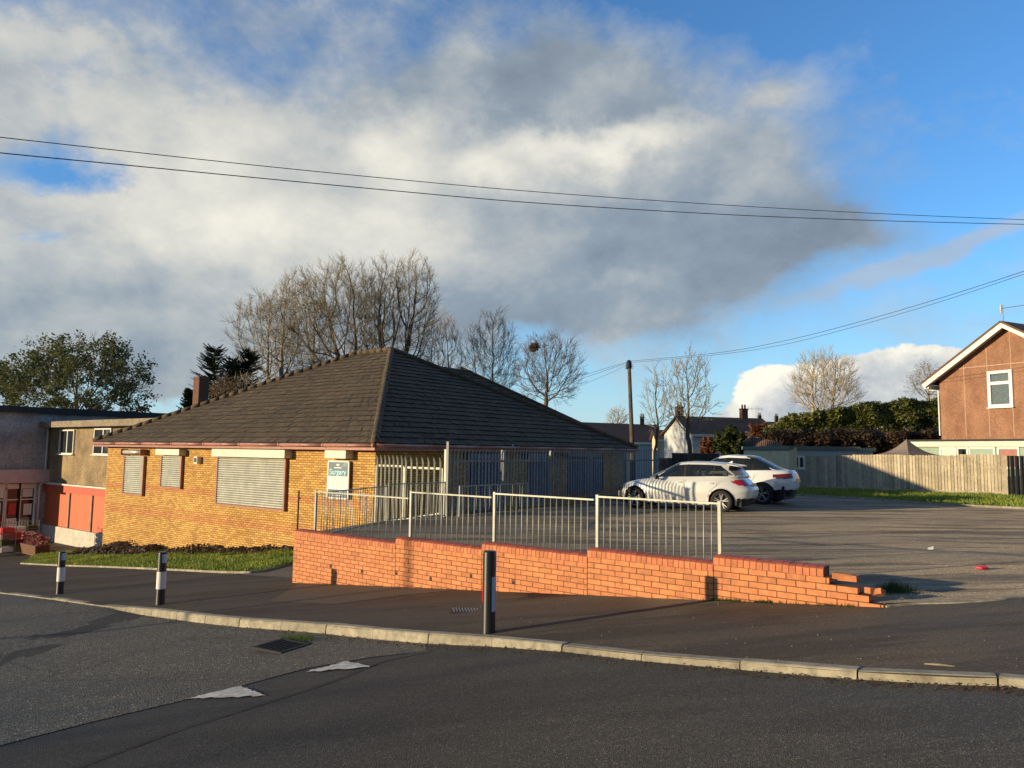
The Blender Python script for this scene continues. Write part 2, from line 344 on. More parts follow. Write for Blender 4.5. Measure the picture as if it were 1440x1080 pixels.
def copy_tree(o, parent=None):
    c = o.copy(); COL.objects.link(c); c.parent = parent
    for ch in [x for x in COL.objects if x.parent == o]: copy_tree(ch, c)
    return c
def smooth_line(pts, n=8):
    out = []; P = [Vector(p) for p in pts]
    for i in range(len(P) - 1):
        p0, p1, p2, p3 = P[max(i - 1, 0)], P[i], P[i + 1], P[min(i + 2, len(P) - 1)]
        for k in range(n):
            t = k / n; out.append(0.5 * ((2 * p1) + (p2 - p0) * t + (2 * p0 - 5 * p1 + 4 * p2 - p3) * t * t + (3 * p1 - p0 - 3 * p2 + p3) * t ** 3))
    out.append(P[-1]); return out
def sheet(name, poly, h, off, mat, cell=1.0, kind='structure'):
    bm = bmesh.new(); vs = [bm.verts.new((p[0], p[1], 0)) for p in poly]; f = bm.faces.new(vs)
    if f.normal.z < 0 or sum(vs[i].co.x * vs[(i + 1) % len(vs)].co.y - vs[(i + 1) % len(vs)].co.x * vs[i].co.y for i in range(len(vs))) < 0: f.normal_flip()
    bmesh.ops.triangulate(bm, faces=bm.faces[:])
    for ax in (0, 1):
        lo = min(p[ax] for p in poly); hi = max(p[ax] for p in poly); c = math.floor(lo / cell) * cell + cell + 0.0137
        while c < hi:
            n = (1, 0, 0) if ax == 0 else (0, 1, 0); co = (c, 0, 0) if ax == 0 else (0, c, 0)
            bmesh.ops.bisect_plane(bm, geom=bm.verts[:] + bm.edges[:] + bm.faces[:], plane_co=co, plane_no=n, dist=1e-5); c += cell
    for v in bm.verts: v.co.z = h(v.co.x, v.co.y) + (off(v.co.x, v.co.y) if callable(off) else off)
    me = bpy.data.meshes.new(name); bm.to_mesh(me); bm.free(); me.materials.append(mat)
    for p in me.polygons: p.use_smooth = True
    o = bpy.data.objects.new(name, me); COL.objects.link(o); return tag(o, kind=kind)
# ------------------------------------------------------------------ ground, roads, pavements
U = Vector((-0.79, 0.61, 0)).normalized(); V = Vector((0.61, 0.79, 0)).normalized()
Cc = Vector((-3.96, 21.7, 0)); LT, WD = 17.0, 14.8
NF = -V                                                    # outward normal of the lit front
kerb_px = [(1640, 975), (1540, 966), (1440, 955), (1340, 952), (1175, 943), (1040, 932), (900, 920.5), (787, 908), (687, 898.5), (600, 892), (500, 884), (440, 878), (310, 869), (200, 856), (150, 852), (60, 840), (0, 833), (-120, 820)]
KERB = [onA(*p) for p in kerb_px]
def k_off(X): return -0.055 - 0.05 * sstep(0.6, -1.2, X) + 0.08 * sstep(-6.2, -7.4, X)
wl0, wl1 = onA(420, 815), onA(1240, 849)
W0 = Vector((-4.32, 15.0, 0)); W1 = Vector((4.07, 8.15, 0)); WDIR = (W1 - W0).normalized(); WN = Vector((WDIR.y, -WDIR.x, 0))
lip_px = [(1240, 849), (1290, 850), (1340, 849), (1400, 845), (1440, 840), (1560, 826), (1700, 812)]
LIP = [onA(*p) for p in lip_px]; LIP[0] = W1.copy(); LIP[0].z = hA(W1.x, W1.y)
E0 = Vector((-4.28, 15.25, 0)); E1 = Vector((-3.05, 18.3, 0)); P0 = Vector((-1.69, 19.9, 0)); P1 = P0 + V * 12.35
xy = lambda p: (p[0], p[1])
# big sheet under everything, to the horizon
def h_ground(X, Y):
    a = hA(X, Y); base = min(a, hB(X, Y)) - 0.35
    d = math.hypot(X, Y - 20); return base * (1 - sstep(45, 120, d)) + (-4.0) * sstep(45, 120, d)
bm = bmesh.new(); gx = [-1500, -800, -400, -200, -120] + list(range(-80, 81, 4)) + [120, 200, 400, 800, 1500]; gy = [-1500, -600, -200, -80] + list(range(-40, 121, 4)) + [160, 240, 400, 800, 1600]
gv = [[bm.verts.new((x, y, h_ground(x, y))) for x in gx] for y in gy]
for j in range(len(gy) - 1):
    for i in range(len(gx) - 1): bm.faces.new((gv[j][i], gv[j][i + 1], gv[j + 1][i + 1], gv[j + 1][i]))
me = bpy.data.meshes.new('ground'); bm.to_mesh(me); bm.free(); me.materials.append(M_earth); o = bpy.data.objects.new('ground', me); COL.objects.link(o); tag(o, kind='structure')

kx = [xy(p) for p in smooth_line(KERB, 4)]
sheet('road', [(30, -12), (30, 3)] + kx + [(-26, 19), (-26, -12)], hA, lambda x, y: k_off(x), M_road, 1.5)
seam = [onA(*p) for p in [(600, 903), (520, 911), (430, 926), (345, 948), (262, 968), (130, 998), (0, 1030), (-300, 1105)]]
kside = [p for p in smooth_line(KERB, 4) if p.x < seam[0].x]
sd = [xy(p) for p in seam] + [(-26, seam[-1].y)] + [(-26, 18.8)] + [(p.x - 0.01, p.y - 0.02) for p in reversed(kside)]
sheet('side_road', sd, hA, lambda x, y: k_off(x) + 0.006, M_side, 1.5)
# pavement
wl = [(W0 - WN * 0.0), (W1)]
pv = kx[:] + [(-26, 19.5), (-30, 41.5), (-20, 41.5), (-15, 33)] + [xy(Cc - V * 0.1)] + [xy(E1 + Vector((0.1, 0, 0))), xy(E0)] + [xy(W0 - WN * 0.12), xy(W1 - WN * 0.12)] + [xy(p) for p in LIP] + [(30, 12), (30, 3)]
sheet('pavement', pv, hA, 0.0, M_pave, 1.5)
# car park
cp = [xy(W0 - WN * 0.2), xy(W1 - WN * 0.15)] + [(p.x, p.y + 0.06) for p in LIP] + [(30, 12), (34, 30), (24, 31.2), (14.0, 35.8), (9, 39), (6.5, 36), xy(P1), xy(P0), xy(E1), xy(E0)]
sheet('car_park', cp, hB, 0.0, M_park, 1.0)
mb = MB()                                                   # concrete edge that holds up the raised car park
for a, b in ((E0, E1), (E1, P0), (P0, P0 + V * 1.0)):
    n = int((b - a).length / 0.5) + 1
    for i in range(n):
        p, q = a.lerp(b, i / n), a.lerp(b, (i + 1) / n); w = Vector((-(b - a).normalized().y, (b - a).normalized().x, 0)) * 0.12
        zt = lambda s: hB(s.x, s.y) - 0.004; zb = lambda s: hA(s.x, s.y) - 0.2
        mb.add([(s.x, s.y, z(s)) for s in (p, q, q + w, p + w) for z in (zb, zt)], [(1, 3, 5, 7), (0, 2, 3, 1), (4, 6, 7, 5), (6, 0, 1, 7), (2, 4, 5, 3)])
tag(mb.build('car_park_edge', M_conc), kind='structure')
mb = MB(); lp = smooth_line([Vector((p.x, p.y, 0)) for p in LIP], 6)     # flush lip kerb of the entrance
for i in range(len(lp) - 1):
    p, q = lp[i], lp[i] + (lp[i + 1] - lp[i]) * 0.985; w = Vector((0, 0.09, 0))
    mb.add([(s.x, s.y, hA(s.x, s.y) + dz) for s in (p, q, q + w, p + w) for dz in (-0.1, 0.016)], [(1, 3, 5, 7), (0, 2, 3, 1), (4, 6, 7, 5), (6, 0, 1, 7), (2, 4, 5, 3)], random.Random(i).random())
tag(mb.build('entrance_kerb', M_kerb), kind='structure')

# kerb stones
mb = MB(); rg = random.Random(4); kl = smooth_line(KERB, 10)
def along(line, step):
    out = [line[0]]; acc = 0
    for i in range(1, len(line)):
        a, b = line[i - 1], line[i]; d = (b - a).length
        while acc + d >= step:
            a = a.lerp(b, (step - acc) / d); d = (b - a).length; acc = 0; out.append(a)
        acc += d
    return out
ks = along(kl, 0.915)
for i in range(len(ks) - 1):
    a, b = ks[i], ks[i + 1]; d = (b - a); d.z = 0; d.normalize(); n = Vector((-d.y, d.x, 0))
    if n.y > 0: n = -n
    g = 0.006; p, q = a + d * g, b - d * g; jz = rg.uniform(-0.006, 0.006); jo = rg.uniform(-0.006, 0.006)
    sec = [(-0.125, -0.16), (-0.125, 0.008), (0.0 - 0.022, 0.010), (-0.008, 0.002), (0.0, -0.018), (0.012, -0.16)]
    vs = []
    for s, kk in ((p, 0), (q, 1)):
        lift = jz - (0.006 * sstep(-6.2, -7.4, s.x))
        for o_, z_ in sec: w = s + n * (o_ + jo); vs.append((w.x, w.y, hA(w.x, w.y) + z_ + lift))
    k = len(sec); fs = [(i_, (i_ + 1) % k, k + (i_ + 1) % k, k + i_) for i_ in range(k)] + [tuple(range(k - 1, -1, -1)), tuple(range(k, 2 * k))]
    mb.add(vs, fs, rg.random())
tag(mb.build('kerb', M_kerb), kind='structure')
sheet('pavement_patch', [xy(onA(*p)) for p in [(425, 818), (540, 824), (650, 829), (560, 838), (470, 850), (380, 846)]], hA, 0.004, M_patch, 1.5)
# dirt line and leaves along the gutter
mb = MB(); rg = random.Random(9)
for i in range(2600):
    a = kl[rg.randrange(len(kl) - 1)]; w = a + Vector((rg.uniform(-0.3, 0.3), -abs(rg.gauss(0, 0.05)) - 0.02, 0)); s = rg.uniform(0.005, 0.016) * (2.0 if rg.random() < 0.03 else 1)
    if w.x < -10: continue
    z = hA(w.x, w.y) + k_off(w.x) + 0.008; q = rg.uniform(0, 6.28); c, s_ = math.cos(q) * s, math.sin(q) * s; t = rg.uniform(0, 0.012)
    mb.quad((w.x - c, w.y - s_, z), (w.x + s_, w.y - c, z + t), (w.x + c, w.y + s_, z + t * 0.5), (w.x - s_, w.y + c, z), rg.random() * 0.6)
tag(mb.build('leaf_litter', M_dead), kind='stuff')
mb = MB(); rg = random.Random(19)                          # bits of grit over the tarmac
for i in range(420):
    px, py = rg.uniform(60, 1440), rg.uniform(800, 960)
    p = onA(px, py)
    inpave = p.y > 1.0 and any(True for _ in [0])
    k = min(KERB, key=lambda q: abs(q.x - p.x)); d = (W1.x - W0.x)
    yk = None
    for a, b in zip(kl, kl[1:]):
        if min(a.x, b.x) <= p.x <= max(a.x, b.x): yk = a.y; break
    if yk is None or p.y < yk + 0.2 or (p.x > -4.3 and p.y > W0.y + (p.x - W0.x) / d * (W1.y - W0.y) - 0.1): continue
    s = rg.uniform(0.002, 0.0055); mb.box((p.x, p.y, p.z + s * 0.6), (s, 0, 0), (0, s * rg.uniform(0.7, 1.5), 0), (0, 0, s * 0.6), rg.random())
tag(mb.build('grit', M_conc), kind='stuff')

# painted hump triangles
def tri(name, pts, label):
    a, b, c = [onA(*p) for p in pts]; bm = bmesh.new(); n = 14; rg = random.Random(len(label)); rows = []
    for i in range(n + 1):
        rows.append([bm.verts.new((0, 0, 0)) for j in range(n + 1 - i)])
        for j, v in enumerate(rows[-1]):
            u, w = i / n, j / n; p = a * (1 - u - w) + b * u + c * w
            if i == 0 or j == 0 or i + j == n: p = p + Vector((rg.uniform(-0.02, 0.02), rg.uniform(-0.025, 0.025), 0))
            v.co = (p.x, p.y, hA(p.x, p.y) + k_off(p.x) + 0.013)
    for i in range(n):
        for j in range(n - i):
            f = bm.faces.new((rows[i][j], rows[i + 1][j], rows[i][j + 1]))
            if j < n - i - 1: bm.faces.new((rows[i + 1][j], rows[i + 1][j + 1], rows[i][j + 1]))
    bmesh.ops.recalc_face_normals(bm, faces=bm.faces[:])
    if sum(f.normal.z for f in bm.faces) < 0: bmesh.ops.reverse_faces(bm, faces=bm.faces[:])
    me = bpy.data.meshes.new(name); bm.to_mesh(me); bm.free(); me.materials.append(M_marking); o = bpy.data.objects.new(name, me); COL.objects.link(o)
    tag(o, label, 'road marking', 'white hump triangles painted on the road')
tri('road_marking', [(262, 968), (338, 950), (377, 963)], 'worn white triangle on the tarmac further from the kerb')
tri('road_marking', [(426, 932), (488, 917), (524, 924)], 'worn white triangle on the tarmac close to the pale kerb')

mb = MB(); sl_ = smooth_line([onA(*p) for p in [(604, 905), (540, 917), (470, 942), (400, 964), (330, 985), (240, 1012), (100, 1062)]], 8); rg = random.Random(6)
for i in range(len(sl_) - 1):
    a, b = sl_[i], sl_[i + 1]; q = (b - a).normalized(); n_ = Vector((-q.y, q.x, 0)) * 0.011; j = [Vector((rg.gauss(0, 0.004), rg.gauss(0, 0.004), 0)) for _ in range(2)]
    vs = [a + n_, a - n_, b - n_ + j[0], b + n_ + j[1]]; mb.add([(v.x, v.y, hA(v.x, v.y) + k_off(v.x) + 0.010) for v in vs], [(0, 1, 2, 3)])
tag(mb.build('road_seam', M_matblack), kind='structure')
# gully and manhole
g = onA(397, 899); gt = thing('drain_gully', 'black iron drain grating in the gutter with weeds beside it', 'drain', (g.x, g.y, g.z - 0.09))
mb = MB(); gd = Vector((0.86, -0.5, 0)).normalized(); gn = Vector((0.5, 0.86, 0)); c = wloc(gt) + Vector((0, 0, 0.012))
for s in (-1, 1): mb.box(c + gd * 0.22 * s, gd * 0.02, gn * 0.24, Z * 0.012); mb.box(c + gn * 0.22 * s, gd * 0.24, gn * 0.02, Z * 0.0115)
mb.build('frame', M_matblack, gt); mb = MB()
for i in range(7): mb.box(c + gd * (-0.17 + i * 0.057), gd * 0.012, gn * 0.2, Z * 0.008)
mb.build('grating', M_matblack, gt)
g = onA(655, 858.5); mt = thing('manhole_cover', 'small ribbed metal cover set flush in the dark pavement', 'manhole cover', (g.x, g.y, g.z))
mb = MB(); mb.box(g + Z * 0.004, (0.2, 0, 0.0), (0, 0.16, 0), Z * 0.004); mb.build('cover', M_rust, mt); mb = MB()
for i in range(9): mb.box(g + Vector((-0.16 + i * 0.04, 0, 0.0105)), (0.008, 0.006, 0), (-0.02, 0.12, 0), Z * 0.003)
mb.build('ribs', M_palis, mt)

# grass bank with blades
gf = [onA(*p) for p in [(30, 793), (90, 796), (150, 798), (240, 802), (330, 806), (375, 803), (412, 792)]]
gback = [Cc + U * t + NF * 0.05 for t in (2.2, 6, 10, 14, 17.2)]
gpoly = [xy(p) for p in gf] + [(-4.9, 17.0)] + [xy(p) for p in gback] + [xy(onA(60, 775))]
sheet('grass_bank', gpoly, hA, 0.03, M_turf, 0.8)
def inside(p, poly):
    c = False; n = len(poly)
    for i in range(n):
        a, b = poly[i], poly[i - 1]
        if (a[1] > p[1]) != (b[1] > p[1]) and p[0] < (b[0] - a[0]) * (p[1] - a[1]) / (b[1] - a[1]) + a[0]: c = not c
    return c
def blades(name, poly, h, n, hgt, seed, mat=M_grass, w=0.012, clump=0.5, near=None):
    rg = random.Random(seed); mb = MB(); x0, x1 = min(p[0] for p in poly), max(p[0] for p in poly); y0, y1 = min(p[1] for p in poly), max(p[1] for p in poly); k = 0
    while k < n:
        x, y = rg.uniform(x0, x1), rg.uniform(y0, y1)
        if not inside((x, y), poly): continue
        d = noise.noise(Vector((x * 0.9, y * 0.9, seed))) + 0.5 * noise.noise(Vector((x * 3, y * 3, seed)))
        if d < -0.35 and rg.random() < clump: k += 1; continue
        s = hgt * (0.55 + 0.7 * (d + 0.5)) * rg.uniform(0.5, 1.4); q = rg.uniform(0, 6.28); lx, ly = rg.uniform(-0.5, 0.5) * s, rg.uniform(-0.5, 0.5) * s; z = h(x, y) + 0.025
        cx, cy = math.cos(q) * w, math.sin(q) * w; r = min(1, max(0, 0.5 + d * 0.5 + rg.uniform(-0.3, 0.3)))
        mb.add([(x - cx, y - cy, z), (x + cx, y + cy, z), (x + lx, y + ly, z + s)], [(0, 1, 2)], r); k += 1
    o = mb.build(name, mat); return tag(o, kind='stuff')
blades('grass', gpoly, hA, 42000, 0.085, 3, w=0.013)
# edging strip in front of the bank
mb = MB(); ge = smooth_line([Vector((p.x, p.y, 0)) for p in gf], 8)
for i in range(len(ge) - 1):
    p, q = ge[i], ge[i] + (ge[i + 1] - ge[i]) * 0.99; w = Vector((0, -0.06, 0))
    mb.add([(s.x, s.y, hA(s.x, s.y) + dz) for s in (p, q, q + w, p + w) for dz in (-0.1, 0.05)], [(1, 3, 5, 7), (0, 2, 3, 1), (4, 6, 7, 5), (6, 0, 1, 7), (2, 4, 5, 3)], random.Random(i).random())
tag(mb.build('bank_edging', M_kerb), kind='structure')
sheet('path', [xy(onA(*p)) for p in [(330, 808), (376, 805), (414, 794)]] + [(-4.75, 16.6), (-4.5, 15.5), xy(onA(419, 816.5)), xy(onA(400, 812))], hA, 0.006, M_path, 1.0)

# turned soil and rubble along the foot of the surgery wall
mb = MB(); rg = random.Random(12)
for i in range(620):
    t = rg.uniform(3.2, 17.5); dd = abs(rg.gauss(0.35, 0.35)) + 0.1; 
    if 8.2 < t < 10.4 and rg.random() < 0.8: continue
    c = Cc + U * t + NF * dd; amp = 0.45 + 0.75 * max(0, noise.noise(Vector((t * 0.7, 3, 1)))) + (0.4 if t > 12 else 0)
    r = rg.uniform(0.06, 0.2) * amp; c.z = hA(c.x, c.y) + r * 0.35 * amp + max(0, 0.22 * amp - dd * 0.2)
    n, m = 7, 5; vs = []; 
    for a in range(m + 1):
        for b in range(n):
            th, ph = math.pi * a / m, 2 * math.pi * b / n; d = Vector((math.sin(th) * math.cos(ph), math.sin(th) * math.sin(ph), math.cos(th) * 0.7))
            vs.append(c + d * r * (1 + 0.9 * noise.noise(d * 1.7 + Vector((i * 3.1, 0, 0)))))
    mb.add(vs, [(a * n + b, (a + 1) * n + b, (a + 1) * n + (b + 1) % n, a * n + (b + 1) % n) for a in range(m) for b in range(n)], rg.random())
tag(mb.build('soil_heaps', M_soil), kind='stuff')
mb = MB()
for i in range(5200):
    t = rg.uniform(3, 17.5); c = Cc + U * t + NF * (abs(rg.gauss(0.35, 0.35)) + 0.05); k = max(0, 0.25 + noise.noise(Vector((t * 1.3, 9, 2))))
    c.z = hA(c.x, c.y) + rg.uniform(0.0, 0.5) * k + 0.05; s = rg.uniform(0.02, 0.055); a = Vector((rg.gauss(0, 1), rg.gauss(0, 1), rg.gauss(0, 1))).normalized() * s; b = a.orthogonal().normalized() * s * 0.8
    mb.add([c - a, c + b, c + a, c - b], [(0, 1, 2, 3)], rg.random())
tag(mb.build('dead_weeds', M_bramble), kind='stuff')

# ------------------------------------------------------------------ the surgery
ZW = 1.68; ZE = 1.80; RZ = 5.95
surg = thing('surgery_building', 'single storey buff brick surgery with brown hipped tile roof and closed shutters', 'building', (Cc.x, Cc.y, hA(Cc.x, Cc.y)))
cor = [Cc, Cc + V * WD, Cc + V * WD + U * LT, Cc + U * LT]
mb = MB()
for i in range(4):
    a, b = cor[i], cor[(i + 1) % 4]
    mb.quad((a.x, a.y, -4.2), (b.x, b.y, -4.2), (b.x, b.y, ZW), (a.x, a.y, ZW))
mb.build('wall', M_buff, surg)
OH = 0.42                                                   # eaves overhang
ce = [Cc - U * OH - V * OH, Cc + V * (WD + OH) - U * OH, Cc + V * (WD + OH) + U * (LT + OH), Cc + U * (LT + OH) - V * OH]
hw = WD / 2 + OH; A1 = ce[0] + (U + V) * hw; A2 = ce[3] + (V - U) * hw
for p in ce: p.z = ZE
A1.z = A2.z = RZ
def courses(mb, el, er, tr, tl, n, rg, lip=0.05):          # one roof slope laid as lapped courses; el,er eave; tr,tl ridge
    nr = (er - el).cross(tl - el).normalized()
    if nr.z < 0: nr = -nr
    for i in range(n):
        a, b = i / n, min(1, (i + 1) / n + 0.02)
        p0, p1 = el.lerp(tl, a), er.lerp(tr, a); q0, q1 = el.lerp(tl, b), er.lerp(tr, b)
        seg = max(1, int((p1 - p0).length / 0.34))
        for k in range(seg):
            s0, s1 = k / seg, (k + 1) / seg; l0 = nr * (lip + rg.uniform(-0.012, 0.012)); l1 = nr * (lip + rg.uniform(-0.012, 0.012)); dn = (tl - el).normalized() * rg.uniform(-0.02, 0.012)
            u0, u1, w0, w1 = p0.lerp(p1, s0), p0.lerp(p1, s1), q0.lerp(q1, s0), q0.lerp(q1, s1)
            r_ = rg.random(); mb.add([u0 + l0 + dn, u1 + l1 + dn, w1, w0], [(0, 1, 2, 3)], r_); mb.add([u0 + l0 + dn, u1 + l1 + dn, u0 - nr * 0.01, u1 - nr * 0.01], [(2, 3, 1, 0)], r_, 1)  # black riser puts the shade under each tile lap into the colour
mb = MB(); rg = random.Random(2)
courses(mb, ce[3], ce[0], A1, A2, 23, rg); courses(mb, ce[0], ce[1], A1, A1, 23, rg); courses(mb, ce[1], ce[2], A2, A1, 23, rg); courses(mb, ce[2], ce[3], A2, A2, 23, rg)
roof = mb.build('roof', [M_tiles, M_matblack], surg)
mb = MB()
def ridge(mb, a, b, rad=0.10, step=0.42):
    d = b - a; n = int(d.length / step); 
    for i in range(n):
        p, q = a + d * (i / n), a + d * ((i + 1.04) / n); mb.tube([p + Z * 0.005, q + Z * 0.012], [rad, rad * 0.985], 9, random.Random(i).random())
for a, b in ((ce[0], A1), (ce[1], A1), (ce[3], A2), (ce[2], A2), (A1, A2)): ridge(mb, a + Z * 0.045, b + Z * 0.045, rad=0.125)
mb.build('ridge_tiles', M_tiles, roof, smooth=True)
# low rear wing whose ridge shows over the right hip
wr = atY(648, 519, 36.0); k1 = atY(866, 620, 37.0); k0 = k1 - V * 7; wl2 = wr - V * 4.5; k2 = k1 + U * 6; wr2 = wr + U * 2.5 - V * 0.5
mb = MB(); courses(mb, k0, k1, wr, wl2, 20, rg); mb.add([k1, k2, wr2, wr], [(0, 1, 2, 3)]); mb.add([wl2, wr, wr2], [(0, 1, 2)])
ridge(mb, k1 + Z * 0.03, wr + Z * 0.03); mb.build('rear_slope', [M_tiles, M_matblack], roof)
# fascia, soffit, gutter
mb = MB(); mg = MB()
for i in range(4):
    a, b = ce[i].copy(), ce[(i + 1) % 4].copy(); d = (b - a).normalized(); nrm = Vector((d.y, -d.x, 0)); mid = (a + b) / 2; h2 = (b - a).length / 2
    mb.box(mid - nrm * 0.03 - Z * 0.10, d * (h2 - 0.02), nrm * 0.0125, Z * 0.085)
    mb.box(mid - nrm * (OH / 2 + 0.03) - Z * 0.175, d * (h2 - 0.05), nrm * (OH / 2 - 0.02), Z * 0.008)
    L_ = (b - a).length; nseg = int(L_ / 2.0)
    for k in range(nseg):
        p, q = a + d * (L_ * k / nseg) + nrm * 0.04 - Z * 0.045, a + d * (L_ * (k + 1) / nseg - 0.01) + nrm * 0.04 - Z * 0.045
        mg.tube([p, q], 0.052, 10, 0.5); mg.tube([q - d * 0.04, q + d * 0.04], 0.062, 10, 0.3)
        m = p.lerp(q, 0.5); mg.tube([m - d * 0.015, m + d * 0.015], 0.06, 8, 0.1)
mb.build('fascia', M_fascia, surg); mg.build('gutter', M_gutter, surg, smooth=True)
# shutters on the lit front: px left, px right, py top, py bottom, box px left/right, py
UF = -U
def fpt(px, py): return on_plane(px, py, Cc, U)
def shutter(x0, x1, y0, y1, bx0=None, bx1=None, by0=None, by1=None, broken=False, mat=M_shutter, P=Cc, D=U, nn=NF):
    t0, z0 = on_plane(x0, y1, P, D); t1, z1 = on_plane(x1, y0, P, D); zt = on_plane((x0 + x1) / 2, y0, P, D)[1]; zb = on_plane((x0 + x1) / 2, y1, P, D)[1]
    ta, tb = min(t0, t1), max(t0, t1); mb = MB(); n = max(6, int((zt - zb) / 0.078)); ps = []
    for i in range(n):                                     # curved interlocking slats
        za = zb + (zt - zb) * i / n; hh = (zt - zb) / n
        prof = [(0.055, 0), (0.085, hh * 0.25), (0.092, hh * 0.5), (0.085, hh * 0.75), (0.055, hh * 0.98)]
        for k in range(4):
            (o0, h0), (o1, h1) = prof[k], prof[k + 1]; a, b = P + D * tb, P + D * ta
            mb.quad(a + nn * o0 + Z * (za + h0), b + nn * o0 + Z * (za + h0), b + nn * o1 + Z * (za + h1), a + nn * o1 + Z * (za + h1), (i * 37 % 10) / 10)
    s = mb.build('shutter', mat, surg, smooth=False)
    mb = MB()
    for t in (ta - 0.035, tb + 0.035): mb.box(P + D * t + nn * 0.055 + Z * (zt + zb) / 2, D * 0.035, nn * 0.055, Z * (zt - zb) / 2)
    mb.box(P + D * (ta + tb) / 2 + nn * 0.05 + Z * (zb - 0.03), D * ((tb - ta) / 2 + 0.07), nn * 0.07, Z * 0.028)
    mb.build('guide_rail', M_fascia if mat is M_shutter else mat, s)
    if bx0 is not None:
        t0, _ = on_plane(bx0, by0, P + nn * 0.3, D); t1, _ = on_plane(bx1, by0, P + nn * 0.3, D); zt2 = on_plane((bx0 + bx1) / 2, by0, P + nn * 0.3, D)[1]; zb2 = on_plane((bx0 + bx1) / 2, by1, P + nn * 0.3, D)[1]
        zt2 = min(zt2, ZE - 0.19)
        mb = MB(); a, b = min(t0, t1), max(t0, t1)
        if not broken: mb.cham(P + D * (a + b) / 2 + nn * 0.155 + Z * (zt2 + zb2) / 2, D * ((b - a) / 2), nn * 0.15, Z * ((zt2 - zb2) / 2), 0.015); mb.build('shutter_box', M_cream if mat is M_shutter else mat, s)
        else:
            for t in (a, b): mb.box(P + D * t + nn * 0.15 + Z * (zt2 + zb2) / 2, D * 0.02, nn * 0.15, Z * ((zt2 - zb2) / 2))
            mb.box(P + D * (a + b) / 2 + nn * 0.02 + Z * (zt2 + zb2) / 2, D * ((b - a) / 2), nn * 0.012, Z * ((zt2 - zb2) / 2)); mb.build('shutter_box', M_fascia, s)
            mb = MB(); zz = (zt2 + zb2) / 2; mb.tube([P + D * (a + 0.05) + nn * 0.17 + Z * zz, P + D * (b - 0.05) + nn * 0.17 + Z * zz], 0.09, 12); mb.build('shutter_roll', M_shutter, s, smooth=True)
    return s
shutter(176, 205, 641, 694, 170, 197, 631.5, 640, broken=True)
shutter(229, 258, 641, 684.5, 219, 252, 631.5, 640)
shutter(307, 404, 643, 712, 298, 400.5, 632, 643)
# fourth box stands over the sign; the security lamp is its own thing
t0, z0 = on_plane(457, 633, Cc + NF * 0.3, U); t1, z1 = on_plane(486, 645, Cc + NF * 0.3, U)
mb = MB(); mb.cham(Cc + U * (t0 + t1) / 2 + NF * 0.155 + Z * (min(z0, ZE - 0.19) + z1) / 2, U * abs(t0 - t1) / 2, NF * 0.15, Z * abs(z0 - z1) / 2, 0.015); mb.build('shutter_box', M_cream, surg)
t, z = fpt(281, 647); p = Cc + U * t + Z * z; lt = thing('security_light', 'small cream security lamp on the brick wall left of the wide shutter', 'lamp', p)
mb = MB(); mb.cham(p + NF * 0.09, U * 0.13, NF * 0.09, Z * 0.13, 0.03); mb.build('housing', M_cream, lt); mb = MB(); mb.box(p + NF * 0.185, U * 0.09, NF * 0.006, Z * 0.08); mb.build('lens', M_net, lt)
# windows, doors and shutters on the shaded side
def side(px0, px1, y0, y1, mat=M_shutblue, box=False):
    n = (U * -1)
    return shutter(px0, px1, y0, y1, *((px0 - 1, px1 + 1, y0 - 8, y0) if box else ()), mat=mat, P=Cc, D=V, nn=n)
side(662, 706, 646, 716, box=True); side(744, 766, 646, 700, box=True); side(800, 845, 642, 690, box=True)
# dark eaves vents line (red-brown band board)
for t in (1.2, 2.8): mb = MB(); mb.box(Cc + V * t - U * 0.02 + Z * 1.45, V * 0.05, U * 0.02, Z * 0.05); mb.build('vent', M_galv, surg)

# sign
t0, z1 = fpt(465, 647.5); t1, _ = fpt(495, 647.5); _, z0 = fpt(480, 701.5); c = Cc + U * (t0 + t1) / 2 + NF * 0.11; w = abs(t0 - t1) / 2; hh = (z1 - z0) / 2; zc = (z0 + z1) / 2
sg = thing('surgery_sign', 'upright blue and white surgery notice board on the lit brick wall', 'sign', c + Z * zc)
q = c + Z * zc
mb = MB(); mb.cham(q - NF * 0.02, U * w, NF * 0.02, Z * hh, 0.03); mb.build('panel', M_upvc, sg)
mb = MB(); mb.box(q + NF * 0.003 + Z * (hh * 0.56), U * (w * 0.9), NF * 0.002, Z * (hh * 0.37)); mb.build('header', M_signblue, sg)
mb = MB(); mb.box(q + NF * 0.003 - Z * (hh * 0.14), U * (w * 0.9), NF * 0.002, Z * (hh * 0.31)); mb.build('timetable', M_signwhite, sg)
mb = MB(); mb.box(q + NF * 0.003 - Z * (hh * 0.72), U * (w * 0.9), NF * 0.002, Z * (hh * 0.21)); mb.build('footer', M_signblue, sg)
mb = MB(); rg = random.Random(5)
for r in range(7):
    zz = hh * (0.10 - r * 0.072)
    for k, x in enumerate((-0.6, -0.1, 0.4)): l = rg.uniform(0.1, 0.2); mb.box(q + NF * 0.0065 + Z * zz - U * (w * (x + l)), U * (w * l), NF * 0.0012, Z * 0.007)
for r in range(3): mb.box(q + NF * 0.0065 - Z * hh * (0.62 + r * 0.1) - U * (w * 0.0), U * (w * rg.uniform(0.4, 0.75)), NF * 0.0012, Z * 0.008, mat=1)
mb.box(q + NF * 0.0065 + Z * hh * 0.63, U * w * 0.34, NF * 0.0012, Z * 0.014, mat=1)
mb.lathe(q + NF * 0.006 + Z * hh * 0.78, [(0.001, 0), (0.05, 0)], 16, mat=1, axis='y') if False else None
mb.box(q + NF * 0.0065 + Z * hh * 0.78 , U * w * 0.13, NF * 0.0012, Z * 0.03, mat=1)
